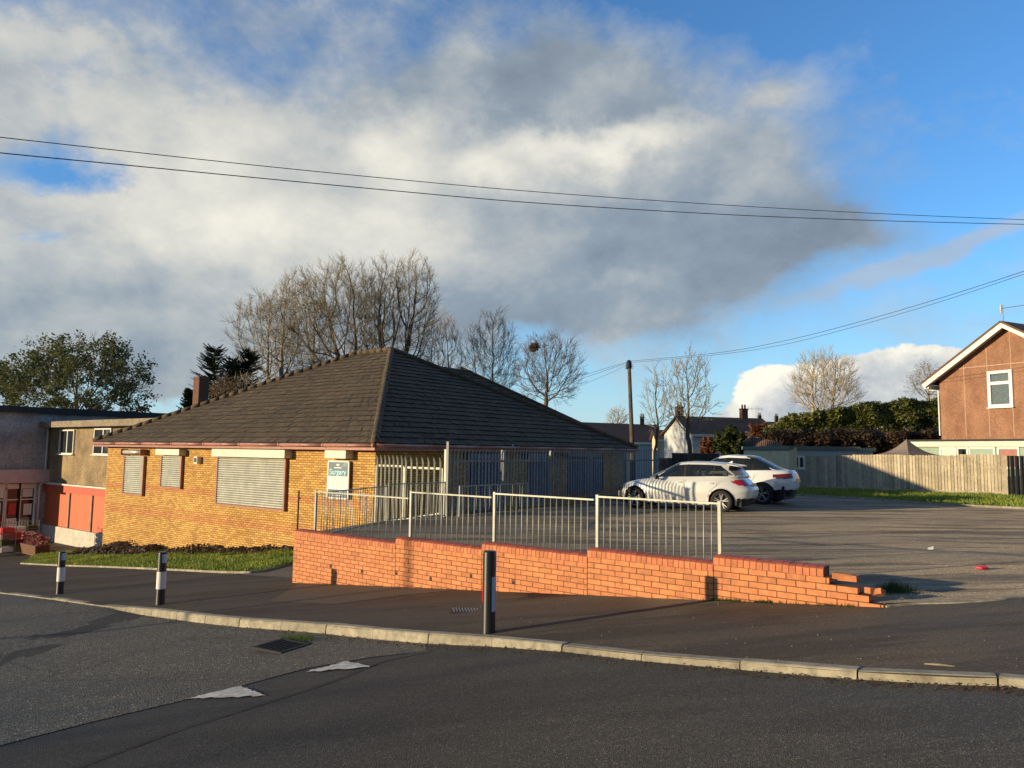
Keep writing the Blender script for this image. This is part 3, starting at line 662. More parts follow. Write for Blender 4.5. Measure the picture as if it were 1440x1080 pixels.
for k in range(3): mb.prism([q + NF * 0.006 - U * w * (0.35 + k * 0.15) + Z * hh * (0.7 ), q + NF * 0.006 - U * w * (0.42 + k * 0.15) + Z * hh * 0.7, q + NF * 0.006 - U * w * (0.72 + k * 0.1) + Z * hh * 0.9, q + NF * 0.006 - U * w * (0.65 + k * 0.1) + Z * hh * 0.9], NF * 0.001, mat=0)
mb.build('small_print', [M_signtext, M_signwhite], sg)
fc = bpy.data.curves.new('lettering', 'FONT'); fc.body = 'Surgery'; fc.size = w * 0.50; fc.extrude = 0.002; fc.align_x = 'CENTER'; fc.align_y = 'CENTER'; fc.materials.append(M_signcyan); fc.offset = 0.006
fo = bpy.data.objects.new('lettering_curve', fc); COL.objects.link(fo); bpy.context.view_layer.update()
lme = bpy.data.meshes.new_from_object(fo.evaluated_get(bpy.context.evaluated_depsgraph_get())); bpy.data.objects.remove(fo)
X_ = -U; Y_ = Z; Zn = X_.cross(Y_); tr = NF * 0.009 + Z * hh * 0.40
lme.transform(Matrix(((X_.x, Y_.x, Zn.x, tr.x), (X_.y, Y_.y, Zn.y, tr.y), (X_.z, Y_.z, Zn.z, tr.z), (0, 0, 0, 1))))
lo3 = bpy.data.objects.new('lettering', lme); COL.objects.link(lo3); lo3.parent = sg
if not lme.materials: lme.materials.append(M_signcyan)
# ------------------------------------------------------------------ brick retaining wall, every brick laid
rg = random.Random(21)
S_END = (W1 - W0).length
def wt(px): return on_plane(px, 790, W0, WDIR)[0]
wall = thing('brick_wall', 'low orange brick retaining wall with stepped red coping and broken right end', 'wall', (W0.x, W0.y, hA(W0.x, W0.y)))
secs = [(0.0, wt(556), 0.03), (wt(556), wt(677.5), 0.12), (wt(677.5), wt(826), 0.205), (wt(826), wt(1003), 0.295), (wt(1003), wt(1158), 0.38)]
TH = 0.215; BL, BH = 0.225, 0.075; CO = 0.112
mb = MB(); mm = MB(); mc = MB()
weeps = [(465, 795), (509, 802), (557, 808), (606, 815), (663, 811), (722, 821)]
wp = [on_plane(px, py, W0, WDIR) for px, py in weeps]
def brick(t0, t1, z0, z1, rnd, out=0.0):
    g = 0.006; c = W0 + WDIR * ((t0 + t1) / 2) - WN * (TH / 2 - out) + Z * ((z0 + z1) / 2)
    mb.cham(c, WDIR * ((t1 - t0) / 2 - g), WN * (TH / 2), Z * ((z1 - z0) / 2 - g), 0.004, rnd)
def face_row(t0, t1, zt, par, jag=None):
    t = t0 - (BL / 2 if par else 0)
    while t < t1 - 0.02:
        a, b = max(t, t0), min(t + BL, t1); t += BL
        if b - a < 0.03: continue
        sp = [w for w in wp if a < w[0] < b and zt - BH < w[1] < zt]
        if sp:
            w = sp[0][0]
            if w - 0.035 - a > 0.03: brick(a, w - 0.03, zt - BH, zt, rg.random())
            if b - w - 0.035 > 0.03: brick(w + 0.035, b, zt - BH, zt, rg.random())
            continue
        brick(a, b, zt - BH, zt, rg.random() * (0.6 if rg.random() > 0.11 else 0.0) + 0.3 * (rg.random() > 0.05), rg.uniform(-0.0015, 0.0015))
mtop = []; ENDS = [wt(1166), wt(1208), wt(1224), wt(1241)]
for k, (t0, t1, zt) in enumerate(secs):
    n = int((zt - CO + 1.3) / BH)
    for r in range(n):
        z = zt - CO - r * BH
        a, b = W0 + WDIR * t0, W0 + WDIR * t1
        if z < min(hA(a.x, a.y), hA(b.x, b.y)) - 0.05: break
        face_row(t0, t1 if k < 4 else (ENDS[r] if r < 4 else ENDS[3]), z, r % 2)
    nb = round((t1 - t0) / 0.0765)
    for i in range(nb):                                    # bullnose coping bricks on edge
        a, b = t0 + (t1 - t0) * i / nb + 0.004, t0 + (t1 - t0) * (i + 1) / nb - 0.004; rr = rg.random(); dz = rg.uniform(-0.003, 0.003)
        prof = [(0.008, -CO), (0.008, -0.052), (0.0, -0.027), (-0.016, -0.010), (-0.045, 0.0), (-TH - 0.01, 0.0), (-TH - 0.01, -CO)]
        vs = [W0 + WDIR * t + WN * o_ + Z * (zt + z_ + dz) for t in (a, b) for o_, z_ in prof]; m = len(prof)
        mc.add(vs, [(j, (j + 1) % m, m + (j + 1) % m, m + j) for j in (0, 1, 6)] + [tuple(range(m - 1, -1, -1)), tuple(range(m, 2 * m))], rr); mc.add(vs, [(j, (j + 1) % m, m + (j + 1) % m, m + j) for j in (2, 3, 4, 5)], rr, 1)
    c = W0 + WDIR * (t0 + t1) / 2 - WN * (TH / 2); mm.box(c + Z * ((zt - 0.012 - 1.6) / 2), WDIR * ((t1 - t0) / 2 - 0.002), WN * (TH / 2 - 0.004), Z * ((zt - 0.012 + 1.6) / 2))
# broken stepped end
zt = secs[-1][2] - CO; te = secs[-1][1]; ends = [wt(1166), wt(1208), wt(1224), wt(1241)]
for r, e in enumerate(ends):
    z = zt - r * BH
    mm.box(W0 + WDIR * (te + e - 0.03) / 2 - WN * TH / 2 + Z * (z - BH / 2 - (0.003 if r else 0.006)), WDIR * ((e - te - 0.03) / 2), WN * (TH / 2 - 0.006 - r * 0.0005), Z * (BH / 2 - 0.001))
bw = mb.build('brickwork', M_redbrick, wall); mm.build('mortar', M_mortar, wall); mc.build('coping', [M_coping, M_coptop], wall)
mb = MB()
for w_, z_ in wp: mb.box(W0 + WDIR * w_ - WN * 0.02 + Z * (z_ - 0.002), WDIR * 0.028, WN * 0.018, Z * 0.032)
mb.build('weep_holes', M_matblack, wall)
mb = MB()                                                  # loose bricks left on the broken end
def loose(px, py, rot, tilt, l=0.107):
    t, z = on_plane(px, py, W0, WDIR); c = W0 + WDIR * t - WN * 0.1 + Z * z
    m = Matrix.Rotation(rot, 3, 'Z') @ Matrix.Rotation(tilt, 3, 'Y'); d = m @ WDIR; n = m @ WN; u = d.cross(n); u = u if u.z > 0 else -u
    mb.cham(c, d * l, n * 0.05, u * 0.033, 0.005, rg.random())
loose(1181, 812, 0.25, 0.06); loose(1223, 832.5, 0.9, 0.1, 0.06); loose(1233, 835, 1.3, 0.5, 0.05); loose(1190, 814, -0.15, -0.05)
mb.build('loose_brick', M_redbrick, wall)
# weed tuft at the end of the wall
g = hit(1256, 835, hA); mb = MB()
for i in range(900):
    q = rg.uniform(0, 6.28); rr = abs(rg.gauss(0, 0.13)); x, y = g.x + math.cos(q) * rr * 1.4, g.y + math.sin(q) * rr; s = rg.uniform(0.06, 0.2) * max(0.3, 1 - rr * 2.2)
    mb.add([(x - 0.004, y, hA(x, y)), (x + 0.004, y + 0.003, hA(x, y)), (x + rg.uniform(-0.05, 0.05), y + rg.uniform(-0.05, 0.05), hA(x, y) + s)], [(0, 1, 2)], rg.random() * 0.7)
tag(mb.build('weed_tuft', M_weed), 'green weed tuft growing at the broken end of the brick wall', 'weed')
mb = MB()
for px0, px1, n in ((1000, 1040, 160), (1060, 1085, 120), (985, 1200, 200), (440, 700, 160), (395, 440, 300)):
    for i in range(n):
        t = rg.uniform(wt(px0), wt(px1)); p = W0 + WDIR * t + WN * rg.uniform(0.005, 0.05); s = rg.uniform(0.015, 0.05)
        if px0 == 395:
            p = onA(rg.gauss(418, 16), 0) if False else onA(rg.uniform(395, 440), 889 + rg.gauss(0, 1.5)); p = Vector((p.x, p.y, 0)); s *= 1.6; z = hA(p.x, p.y) - 0.09
        else: z = hA(p.x, p.y)
        mb.add([(p.x - 0.004, p.y, z), (p.x + 0.004, p.y, z), (p.x + rg.uniform(-0.03, 0.03), p.y + rg.uniform(-0.03, 0.03), z + s)], [(0, 1, 2)], rg.random())
tag(mb.build('kerbside_weeds', M_weed), kind='stuff')

# ------------------------------------------------------------------ guard railings
def railing(a, b, ztop, h, label, seg=None, bars=None, posts=(1, 1), r=0.013, group='steel guard railing panels round the car park'):
    a, b = Vector((a.x, a.y, 0)), Vector((b.x, b.y, 0)); d = (b - a).normalized(); L_ = (b - a).length
    zb = ztop - h; t = thing('railing_panel', label, 'railing', (a.x, a.y, zb), group)
    mb = MB(); mb.box(a + d * L_ / 2 + Z * (ztop - 0.012), d * (L_ / 2), Vector((-d.y, d.x, 0)) * 0.02, Z * 0.012); mb.build('top_rail', M_galv, t)
    mb = MB(); mb.box(a + d * L_ / 2 + Z * (zb + 0.09), d * (L_ / 2), Vector((-d.y, d.x, 0)) * 0.018, Z * 0.01); mb.build('bottom_rail', M_galv, t)
    mb = MB(); n = bars or int(L_ / 0.115)
    for i in range(1, n):
        p = a + d * (L_ * i / n); bend = random.Random(i + int(L_ * 100)).uniform(-0.006, 0.006)
        mb.tube([p + Z * (ztop - 0.01), p + d * bend + Z * (ztop - h * 0.5), p + Z * (zb + 0.08)], 0.0085, 6, random.Random(i).random())
    mb.build('bars', M_galv, t, smooth=True)
    for k, p in ((0, a), (1, b)):
        if posts[k]:
            mb = MB(); mb.box(p + Z * (zb - 0.1 + (h + 0.13) / 2), d * 0.021, Vector((-d.y, d.x, 0)) * 0.021, Z * ((h + 0.1) / 2)); mb.build('post', M_galv, t)
    return t
RB = W0 - WN * 0.30                                        # line of the railing just behind the wall
def rp(px, py): t, z = on_plane(px, py, RB, WDIR); p = RB + WDIR * t; return p, z
ra = [(445, 690.5), (577, 691), (694, 693), (838, 697), (1015, 706)]
RP = [rp(*p) for p in ra]
lab = ['galvanised railing panel at the left end of the brick wall, low down', 'galvanised railing panel on the wall, second from its left end', 'galvanised railing panel behind the black bollard beside the dark fence', 'galvanised railing panel at the right end, in front of the silver car']
for k in range(4):
    a, za = RP[k]; b, zb = RP[k + 1]; pw = math.radians(0)
    d = (b - a).normalized(); zt = za
    railing(a + d * (0.03 if k else 0), b - d * 0.03, zt, zt - hB(a.x, a.y) + 0.02 if False else max(0.9, zt - hB(a.x, a.y)), lab[k], bars=[14, 15, 17, 17][k], posts=(1, 1 if k == 3 else 0))
def hp(px, py, Y): p = atY(px, py, Y); return p
a, b, c = RP[0][0] + Vector((0.02, 0.08, 0)), E1, P0 + Vector((-0.05, -0.25, 0))
zA = atY(449, 689, a.y).z; zB = atY(548, 686, E1.y).z
railing(a + (b - a) * 0.01, b, (zA + zB) / 2, 0.95, 'railing panel running back from the wall end towards the steel gate', posts=(0, 1))
zB = atY(549, 680.5, E1.y).z; zC = atY(637, 678, c.y).z
railing(b + (c - b) * 0.03, c, (zB + zC) / 2, 0.95, 'railing panel just in front of the palisade gate', posts=(0, 1))
d0 = P0 + V * 0.1 + U * -0.35; d1 = d0 + V * 3.0
railing(d0, d1, atY(670, 680, 21.3).z, 0.95, 'short railing panel beside the foot of the dark palisade fence', posts=(1, 1))

# ------------------------------------------------------------------ palisade gate and fence
def pale(mb, p, d, n, z0, z1, rnd):                        # W-section pale with a pointed, splayed head
    w = 0.034; sec = [(-w, 0), (-w * 0.5, 0.012), (0, 0.002), (w * 0.5, 0.012), (w, 0)]
    vs = [p + d * x + n * y + Z * z for z in (z0, z1 - 0.16) for x, y in sec]
    vs += [p + d * x * 0.95 + n * (y + 0.02) + Z * (z1 - 0.09) for x, y in sec]; vs += [p + n * 0.05 + Z * z1]
    fs = [(i, i + 1, 5 + i + 1, 5 + i) for i in range(4)] + [(5 + i, 6 + i, 11 + i, 10 + i) for i in range(4)] + [(10 + i, 11 + i, 15) for i in range(4)]
    mb.add(vs, fs, rnd)
gd = -U                                                    # the gate carries on in line with the front wall
GL = (P0 - Cc).dot(gd); gate = thing('palisade_gate', 'sunlit galvanised palisade gate standing against the corner of the surgery', 'gate', (Cc.x, Cc.y, -0.6))
m0, m1 = GL * 0.43, GL * 0.93
for k, (a, b) in enumerate(((0.10, m0 - 0.03), (m0 + 0.03, m1))):
    mb = MB(); n = 7; s_ = (b - a)
    zt = lambda t: atY(540, 638, Cc.y).z
    for i in range(n):
        t = a + 0.05 + (s_ - 0.1) * i / (n - 1); q = Cc + gd * t; lo = -0.55 + 0.5 * t / GL
        pale(mb, q + NF * 0.055, gd, NF, lo, 1.50 - 0.03 * k, rg.random())
    lf = mb.build('gate_leaf', M_galv, gate); mb = MB(); lo = lambda t: -0.55 + 0.5 * t / GL
    za = 1.18 - 0.03 * k
    mb.box(Cc + gd * (a + b) / 2 + NF * 0.02 + Z * za, gd * (s_ / 2), NF * 0.022, Z * 0.028)
    for t in (a, b): mb.box(Cc + gd * t + NF * 0.02 + Z * ((za + lo(t)) / 2), gd * 0.028, NF * 0.024, Z * ((za - lo(t)) / 2))
    p, q = Cc + gd * a + NF * 0.02, Cc + gd * b + NF * 0.02; p.z, q.z = lo(a) + 0.05, lo(b) + 0.05; mb.tube([p, q], 0.026, 4); mb.build('frame', M_galv, lf)
pt = thing('fence_post', 'tall pale steel post rising above the gate by the fence corner', 'post', atY(627.5, 722, P0.y - 0.1))
p = wloc(pt); ztp = atY(627.5, 621, P0.y - 0.1).z; mb = MB(); mb.box((p.x, p.y, (ztp + p.z) / 2), (0.03, 0, 0), (0, 0.03, 0), (0, 0, (ztp - p.z) / 2)); mb.build('shaft', M_white, pt)
pf = thing('palisade_fence', 'long shaded grey palisade fence along the side of the surgery', 'fence', (P0.x, P0.y, -0.15))
mb = MB(); n = int(12.35 / 0.148); zs = lambda t: 1.72 + 0.02 * t
for i in range(n + 1):
    t = 0.08 + i * 0.148; q = P0 + V * t; st = 0.05 * (int(t / 2.7) % 2)
    pale(mb, q + U * -0.03, V, -U, hB(q.x, q.y) + 0.05, 1.70 + 0.012 * t + rg.uniform(-0.012, 0.012), rg.random())
mb.build('pales', M_palis, pf); mb = MB()
for z in (0.1, 1.35): mb.box(P0 + V * 6.2 + U * 0.02 + Z * z, V * 6.2, U * 0.02, Z * 0.03)
mb.build('rails', M_palis, pf)
for i in range(6):
    q = P0 + V * (0.02 + i * 2.45) + U * 0.07; mb = MB(); mb.box(q + Z * 0.75, V * 0.04, U * 0.045, Z * 0.92); mb.build('post', M_galv if i == 0 else M_palis, pf)

# thin rusty stake left of the wall
g = onA(416, 793); tp = atY(416.5, 690, g.y); sk = MB(); sk.tube([(g.x, g.y, g.z - 0.1), (g.x + 0.01, g.y, tp.z)], 0.022, 8); sk.tube([(g.x, g.y, tp.z - 0.18), (g.x + 0.06, g.y, tp.z - 0.2)], 0.02, 6)
tag(sk.build('steel_stake', M_rust), 'thin rusty upright stake beside the left end of the brick wall', 'post')

# ------------------------------------------------------------------ bollards
def bollard(g, h, rot, label, plain):
    t = thing('bollard', label, 'bollard', g, 'black plastic bollards on the pavement'); mb = MB(); r = 0.075
    mb.lathe((0, 0, 0), [(r * 1.03, -0.05), (r * 1.03, 0.01), (r, 0.02), (r, h - 0.02), (r * 0.97, h - 0.006), (r * 0.86, h), (0.001, h + 0.002)], 28, 0.5)
    b = mb.build('post', M_black, t, smooth=True, local=True)
    def band(z0, z1, a0, a1, mat, name, par):
        mb = MB(); n = 14; vs = []; fs = []
        for i in range(n + 1):
            q = a0 + (a1 - a0) * i / n; vs += [((r + 0.003) * math.cos(q), (r + 0.003) * math.sin(q), z) for z in (z0, z1)]
        fs = [(2 * i, 2 * i + 2, 2 * i + 3, 2 * i + 1) for i in range(n)]; mb.add(vs, fs); return mb.build(name, mat, par, smooth=True, local=True)
    if plain:
        band(h * 0.30, h * 0.63, 0, 2 * math.pi, M_white, 'white_band', t)
        band(h * 0.80, h * 0.965, -1.2, 0.1, M_refl, 'badge', t)
    else:
        band(h * 0.27, h * 0.69, -1.15, 0.25, M_refl, 'white_reflector', t)
        band(h * 0.74, h * 0.93, -0.5, 0.1, M_refl, 'upper_reflector', t)
        band(h * 0.37, h * 0.60, 2.95, 3.6, M_redrefl, 'red_reflector', t)
        mb = MB(); n = 22
        for i in range(n):
            z = h * 0.28 + h * 0.40 * i / n
            q = -0.35; mb.box(((r + 0.004) * math.cos(q), (r + 0.004) * math.sin(q), z), (0.002, 0, 0), (0, 0.006, 0), (0, 0, 0.005))
        for i in range(12):
            z = h * 0.75 + h * 0.18 * i / 12; q = -0.35; mb.box(((r + 0.004) * math.cos(q), (r + 0.004) * math.sin(q), z), (0.002, 0, 0), (0, 0.006, 0), (0, 0, 0.004))
        mb.build('reflector_dots', M_clearlamp, t, local=True)
    t.rotation_euler = (0, 0, rot); return t
bollard(onA(687, 890), 0.90, 0.0, 'nearest black bollard with a long white reflector, in front of the wall', False)
bollard(onA(225, 850), 0.90, 0.0, 'black bollard with white middle band standing in front of the grass bank', True)
bollard(onA(84, 835), 0.90, 0.0, 'black and white bollard near the shop end of the pavement', True)

# litter
g = onB(1381, 801); lr = MB()
n, m = 10, 8; vs = []
for a in range(m + 1):
    for b in range(n):
        th, ph = math.pi * a / m, 2 * math.pi * b / n; d = Vector((math.sin(th) * math.cos(ph) * 0.10, math.sin(th) * math.sin(ph) * 0.06, math.cos(th) * 0.028 + 0.028)); vs.append(g + d * (1 + 0.35 * noise.noise(d * 25)))
lr.add(vs, [(a * n + b, (a + 1) * n + b, (a + 1) * n + (b + 1) % n, a * n + (b + 1) % n) for a in range(m) for b in range(n)])
tag(lr.build('litter', M_litred), 'crumpled red wrapper lying on the car park', 'litter')
g = onB(1309, 773); mb = MB(); mb.quad(g + Vector((-0.06, 0, 0.005)), g + Vector((0.03, -0.03, 0.012)), g + Vector((0.07, 0.03, 0.06)), g + Vector((-0.02, 0.05, 0.03))); mb.quad(g + Vector((-0.06, 0, 0.0)), g + Vector((-0.02, 0.05, 0.025)), g + Vector((0.07, 0.03, 0.055)), g + Vector((0.03, -0.03, 0.007)))
tag(mb.build('litter', M_litwhite), 'scrap of white paper lying on the car park', 'litter')
g = onA(1322, 937.5); mb = MB(); mb.tube([g + Vector((-0.1, 0.03, 0.012)), g + Vector((0, 0, 0.014)), g + Vector((0.1, -0.02, 0.01))], [0.006, 0.008, 0.004], 6)
tag(mb.build('stick', M_barkpale), 'short pale stick lying on the pavement near the right kerb', 'stick')
# ------------------------------------------------------------------ generic building bits
def wallbox(mb, a, b, thick, z0, z1, out):                 # slab between a and b, outer face on the line
    d = (b - a); l = d.length; d.normalize(); mb.box((a + b) / 2 - out * (thick / 2) + Z * (z0 + z1) / 2, d * (l / 2), out * (thick / 2), Z * (z1 - z0) / 2)
def window(parent, P, D, nn, t0, t1, z0, z1, fmat=M_upvc, gmat=M_glass, split=None, topbar=0.3, depth=0.05, fw=0.06):
    ta, tb = min(t0, t1), max(t0, t1); mb = MB(); c = (ta + tb) / 2; zc = (z0 + z1) / 2; w = (tb - ta) / 2; h = (z1 - z0) / 2
    o = nn * (depth * 0.5)
    for s in (-1, 1): mb.box(P + D * (c + s * (w - fw / 2)) + o + Z * zc, D * fw / 2, nn * depth, Z * h); mb.box(P + D * c + o + Z * (zc + s * (h - fw / 2)), D * (w - fw), nn * (depth - 0.003), Z * fw / 2)
    if split is not None: mb.box(P + D * (ta + (tb - ta) * split) + o + Z * zc, D * fw * 0.6, nn * (depth - 0.005), Z * (h - fw))
    if topbar: mb.box(P + D * c + o + Z * (z1 - (z1 - z0) * topbar), D * (w - fw), nn * (depth - 0.007), Z * fw * 0.5)
    mb.box(P + D * c + nn * (depth + 0.05) + Z * (z0 - 0.02), D * (w + 0.04), nn * 0.055, Z * 0.02); f = mb.build('window', fmat, parent); mb = MB(); mb.box(P + D * c + nn * 0.012 + Z * zc, D * (w - fw * 0.5), nn * 0.008, Z * (h - fw * 0.5)); mb.build('pane', gmat, f); return f

# ------------------------------------------------------------------ parade of shops on the left
K = Vector((-26.15, 42.0, 0)); KF = K - V * 3.0; UR = -U
par = thing('shop_parade', 'two storey flat roofed shop parade with grey end wall and red ground floor', 'building', (K.x, K.y, -3.6))
def kp(px, py): return on_plane(px, py, K, UR)
mb = MB()                                                  # grey end wall above the canopy
wallbox(mb, K, KF, 0.3, 0.28, 3.42, UR); mb.build('end_wall', M_greyrender, par)
mb = MB(); wallbox(mb, KF, KF + U * 12, 0.3, 0.28, 3.42, NF); mb.build('front_wall', M_sandrender, par)
mb = MB(); mb.box(K + V * 9 - UR * 6 + V * -0.0 + Z * 3.58, V * 12.4, UR * 6.3, Z * 0.17); mb.build('roof', M_felt, par)
mb = MB(); wallbox(mb, K + V * 21, K, 0.3, 2.4, 3.42, UR); mb.build('rear_wall', M_greyrender, par)
mb = MB(); mb.box(KF + U * 5.8 + V * 1.5 + Z * -0.06, U * 6.2, V * 2.0, Z * 0.36); mb.build('canopy', M_mauve, par)
# shop front under the canopy, recessed
S0 = KF + V * 1.1 + UR * -0.1; 
for a_, b_ in ((K, K - V * 0.45), (KF + V * 0.25, KF)):
    mb = MB(); wallbox(mb, a_, b_, 0.3, -3.8, -0.3, UR); mb.build('pier', M_greyrender, par)
mb = MB(); Q0 = K - V * 0.45 + U * 0.15; ql = 2.3
mb.box(Q0 - V * ql / 2 - UR * 0.35 + Z * -2.0, V * ql / 2, UR * 0.02, Z * 1.7); mb.build('shop_interior', M_cream, par)
mb = MB()
for x in (0.04, 0.75, 1.5, 2.26): mb.box(Q0 - V * x + Z * -2.0, V * 0.045, UR * 0.05, Z * 1.6)
mb.box(Q0 - V * ql / 2 + Z * -0.62, V * ql / 2, UR * 0.045, Z * 0.14); mb.box(Q0 - V * ql / 2 + Z * -1.35, V * ql / 2, UR * 0.04, Z * 0.03); mb.box(Q0 - V * ql / 2 + Z * -3.3, V * ql / 2, UR * 0.045, Z * 0.3)
fr2 = mb.build('shop_window', M_upvc, par); mb = MB(); mb.box(Q0 - V * ql / 2 - UR * 0.05 + Z * -2.0, V * ql / 2, UR * 0.008, Z * 1.5); mb.build('pane', M_glass, fr2)
for i, (u, z, w_, h, m) in enumerate([(0.35, -1.9, 0.2, 0.3, M_signwhite), (0.45, -2.6, 0.22, 0.25, M_greenpanel), (1.1, -1.85, 0.18, 0.3, M_litred), (1.1, -2.65, 0.26, 0.3, M_signwhite), (1.9, -1.8, 0.25, 0.3, M_signwhite), (1.85, -2.45, 0.3, 0.28, M_flower), (0.4, -1.0, 0.25, 0.22, M_signwhite), (1.85, -1.0, 0.3, 0.24, M_signwhite)]):
    mb = MB(); mb.box(Q0 - V * u + UR * (0.0 + 0.002 * i) + Z * z, V * w_, UR * 0.006, Z * h); mb.build('poster', m, fr2)

def shp(px, py): return on_plane(px, py, S0, U)
mb = MB(); wallbox(mb, S0 - NF * 0.6, S0 - NF * 0.6 + U * 12, 0.1, -3.6, -0.3, NF); mb.build('shop_back', M_matblack, par)
sf = MB()
for x in (0.05, 1.1, 1.9, 3.3, 4.6, 6.2): sf.box(S0 + U * x + Z * -2.0, U * 0.05, NF * 0.06, Z * 1.6)
sf.box(S0 + U * 5 + Z * -0.75, U * 5, NF * 0.055, Z * 0.08); sf.box(S0 + U * 5 + Z * -3.35, U * 5, NF * 0.055, Z * 0.25)
fr = sf.build('shop_window', M_upvc, par); mb = MB(); mb.box(S0 + U * 5 - NF * 0.03 + Z * -2.0, U * 5, NF * 0.01, Z * 1.5); mb.build('pane', M_glass, fr)
rg = random.Random(31)
mats4 = [M_litred, M_signwhite, M_litred, M_signwhite, M_flower]
for i, (u, z, w, h, m) in enumerate([(0.55, -1.6, 0.3, 0.65, 1), (0.55, -2.7, 0.28, 0.3, 3), (1.5, -1.5, 0.22, 0.55, 0), (1.5, -2.6, 0.25, 0.35, 1), (2.5, -1.4, 0.35, 0.4, 1), (2.95, -1.6, 0.2, 0.6, 0), (2.5, -2.4, 0.4, 0.3, 2), (3.9, -1.5, 0.4, 0.5, 3), (5.2, -1.5, 0.4, 0.5, 0)]):
    mb = MB(); mb.box(S0 + U * u + NF * (0.03 + 0.002 * i) + Z * z, U * w, NF * 0.008, Z * h); p = mb.build('poster', mats4[m], fr)
# lower wing: beige render above, red-orange ground floor
wl_ = 12.6
mb = MB(); wallbox(mb, K, K + UR * wl_, 0.3, -0.42, 2.62, NF); bw_ = mb.build('beige_wall', M_beigerender, par)
mb = MB(); wallbox(mb, K, K + UR * wl_, 0.28, -2.75, -0.50, NF); mb.build('red_wall', M_orange, par)
mb = MB(); wallbox(mb, K, K + UR * wl_, 0.34, -0.90, -0.52, NF * 1.0); mb.box(K + UR * wl_ / 2 + NF * 0.06 + Z * -0.70, UR * wl_ / 2, NF * 0.05, Z * 0.19); mb.build('red_fascia', M_red, par)
mb = MB(); mb.box(K + UR * wl_ / 2 + NF * 0.08 + Z * -0.47, UR * wl_ / 2, NF * 0.10, Z * 0.035); mb.build('ledge', M_white, par)
mb = MB(); wallbox(mb, K, K + UR * wl_, 0.38, -3.9, -2.72, NF); mb.box(K + UR * wl_ / 2 + NF * 0.04 + Z * -3.3, UR * wl_ / 2, NF * 0.06, Z * 0.55); mb.build('plinth', M_plinth, par)
for px in (99, 131):
    t, _ = kp(px, 700); mb = MB(); mb.box(K + UR * t + NF * 0.03 + Z * -1.85, UR * 0.05, NF * 0.04, Z * 0.98); mb.build('mullion', M_conc, par)
mb = MB(); mb.box(K + UR * (wl_ / 2 + 0.0) - NF * 3.2 + Z * 2.78, UR * (wl_ / 2 + 0.3), NF * 3.75, Z * 0.16); mb.build('lower_roof', M_flatroof, par)
for x0, x1, y0, y1 in ((86, 104, 604.5, 639), (134.5, 156, 602.5, 640)):
    t0, z1 = kp(x0, y0); t1, z0 = kp(x1, y1); window(par, K, UR, NF, t0, t1, z0, z1, split=0.55, topbar=None, fw=0.07)
mb = MB(); p = K + UR * 0.12 + NF * 0.14; mb.tube([p + Z * 2.6, p + Z * -0.3, p + UR * -0.05 + NF * 0.2 + Z * -0.6, p + NF * 0.2 + UR * -0.05 + Z * -3.5], 0.055, 8); mb.build('downpipe', M_white, par, smooth=True)
# chimney on the tall block
q = atY(282, 560, 50); zt = atY(282, 530, 50).z
mb = MB(); mb.box((q.x, q.y, (zt + 2) / 2), U * 0.36, V * 0.36, Z * ((zt - 2) / 2)); mb.box((q.x, q.y, zt - 0.12), U * 0.39, V * 0.39, Z * 0.09); mb.build('chimney', M_chimney, par)

# goods outside the shop
def cage(px, py, Y, label, seed):
    g = onA(px, 752); g = atY(px, 755, Y); g.z = hA(g.x, g.y) + 0.02; t = thing('roll_cage', label, 'trolley', g, 'roll cages of goods outside the shop'); rg = random.Random(seed); mb = MB()
    for sx in (-1, 1):
        for sy in (-1, 1): mb.tube([g + U * 0.35 * sx + V * 0.3 * sy, g + U * 0.35 * sx + V * 0.3 * sy + Z * 1.6], 0.02, 5)
        for k in range(5): mb.tube([g + U * 0.35 * sx - V * 0.3 + Z * (0.2 + k * 0.33), g + U * 0.35 * sx + V * 0.3 + Z * (0.2 + k * 0.33)], 0.012, 4)
    mb.box(g + Z * 0.15, U * 0.36, V * 0.31, Z * 0.02); mb.build('frame', M_galv, t)
    for k in range(4):
        mb = MB()
        for j in range(3): mb.cham(g + U * (-0.22 + 0.22 * j) + Z * (0.30 + k * 0.3), U * 0.09, V * 0.25, Z * 0.12, 0.02, rg.random())
        mb.build('packets', [M_litred, M_signwhite, M_leaf, M_flower][(k + seed) % 4], t)
cage(8, 0, 35.5, 'roll cage of goods nearest the picture edge outside the shop', 1); cage(24, 0, 36, 'roll cage of red and white goods outside the shop window', 2); cage(40, 0, 36.5, 'emptier roll cage beside the grey corner pier of the shop', 3)
g = atY(50, 760, 35.0); g.z = hA(g.x, g.y); t = thing('planter', 'dark red trough planted with pink flowers in front of the shop', 'planter', g); mb = MB()
mb.prism([g - U * 0.75 - V * 0.25 + Z * 0.02, g + U * 0.75 - V * 0.25 + Z * 0.02, g + U * 0.9 - V * 0.32 + Z * 0.5, g - U * 0.9 - V * 0.32 + Z * 0.5], V * 0.6); mb.build('trough', M_chimney, t); mb = MB()
for i in range(500):
    c = g + U * rg.uniform(-0.9, 0.9) + V * rg.uniform(-0.3, 0.3) + Z * rg.uniform(0.45, 0.95); a = Vector((rg.gauss(0, 1), rg.gauss(0, 1), rg.gauss(0, 1))).normalized() * 0.06; b = a.orthogonal().normalized() * 0.05; mb.add([c - a, c + b, c + a, c - b], [(0, 1, 2, 3)], rg.random())
mb.build('flowers', M_flower, t)

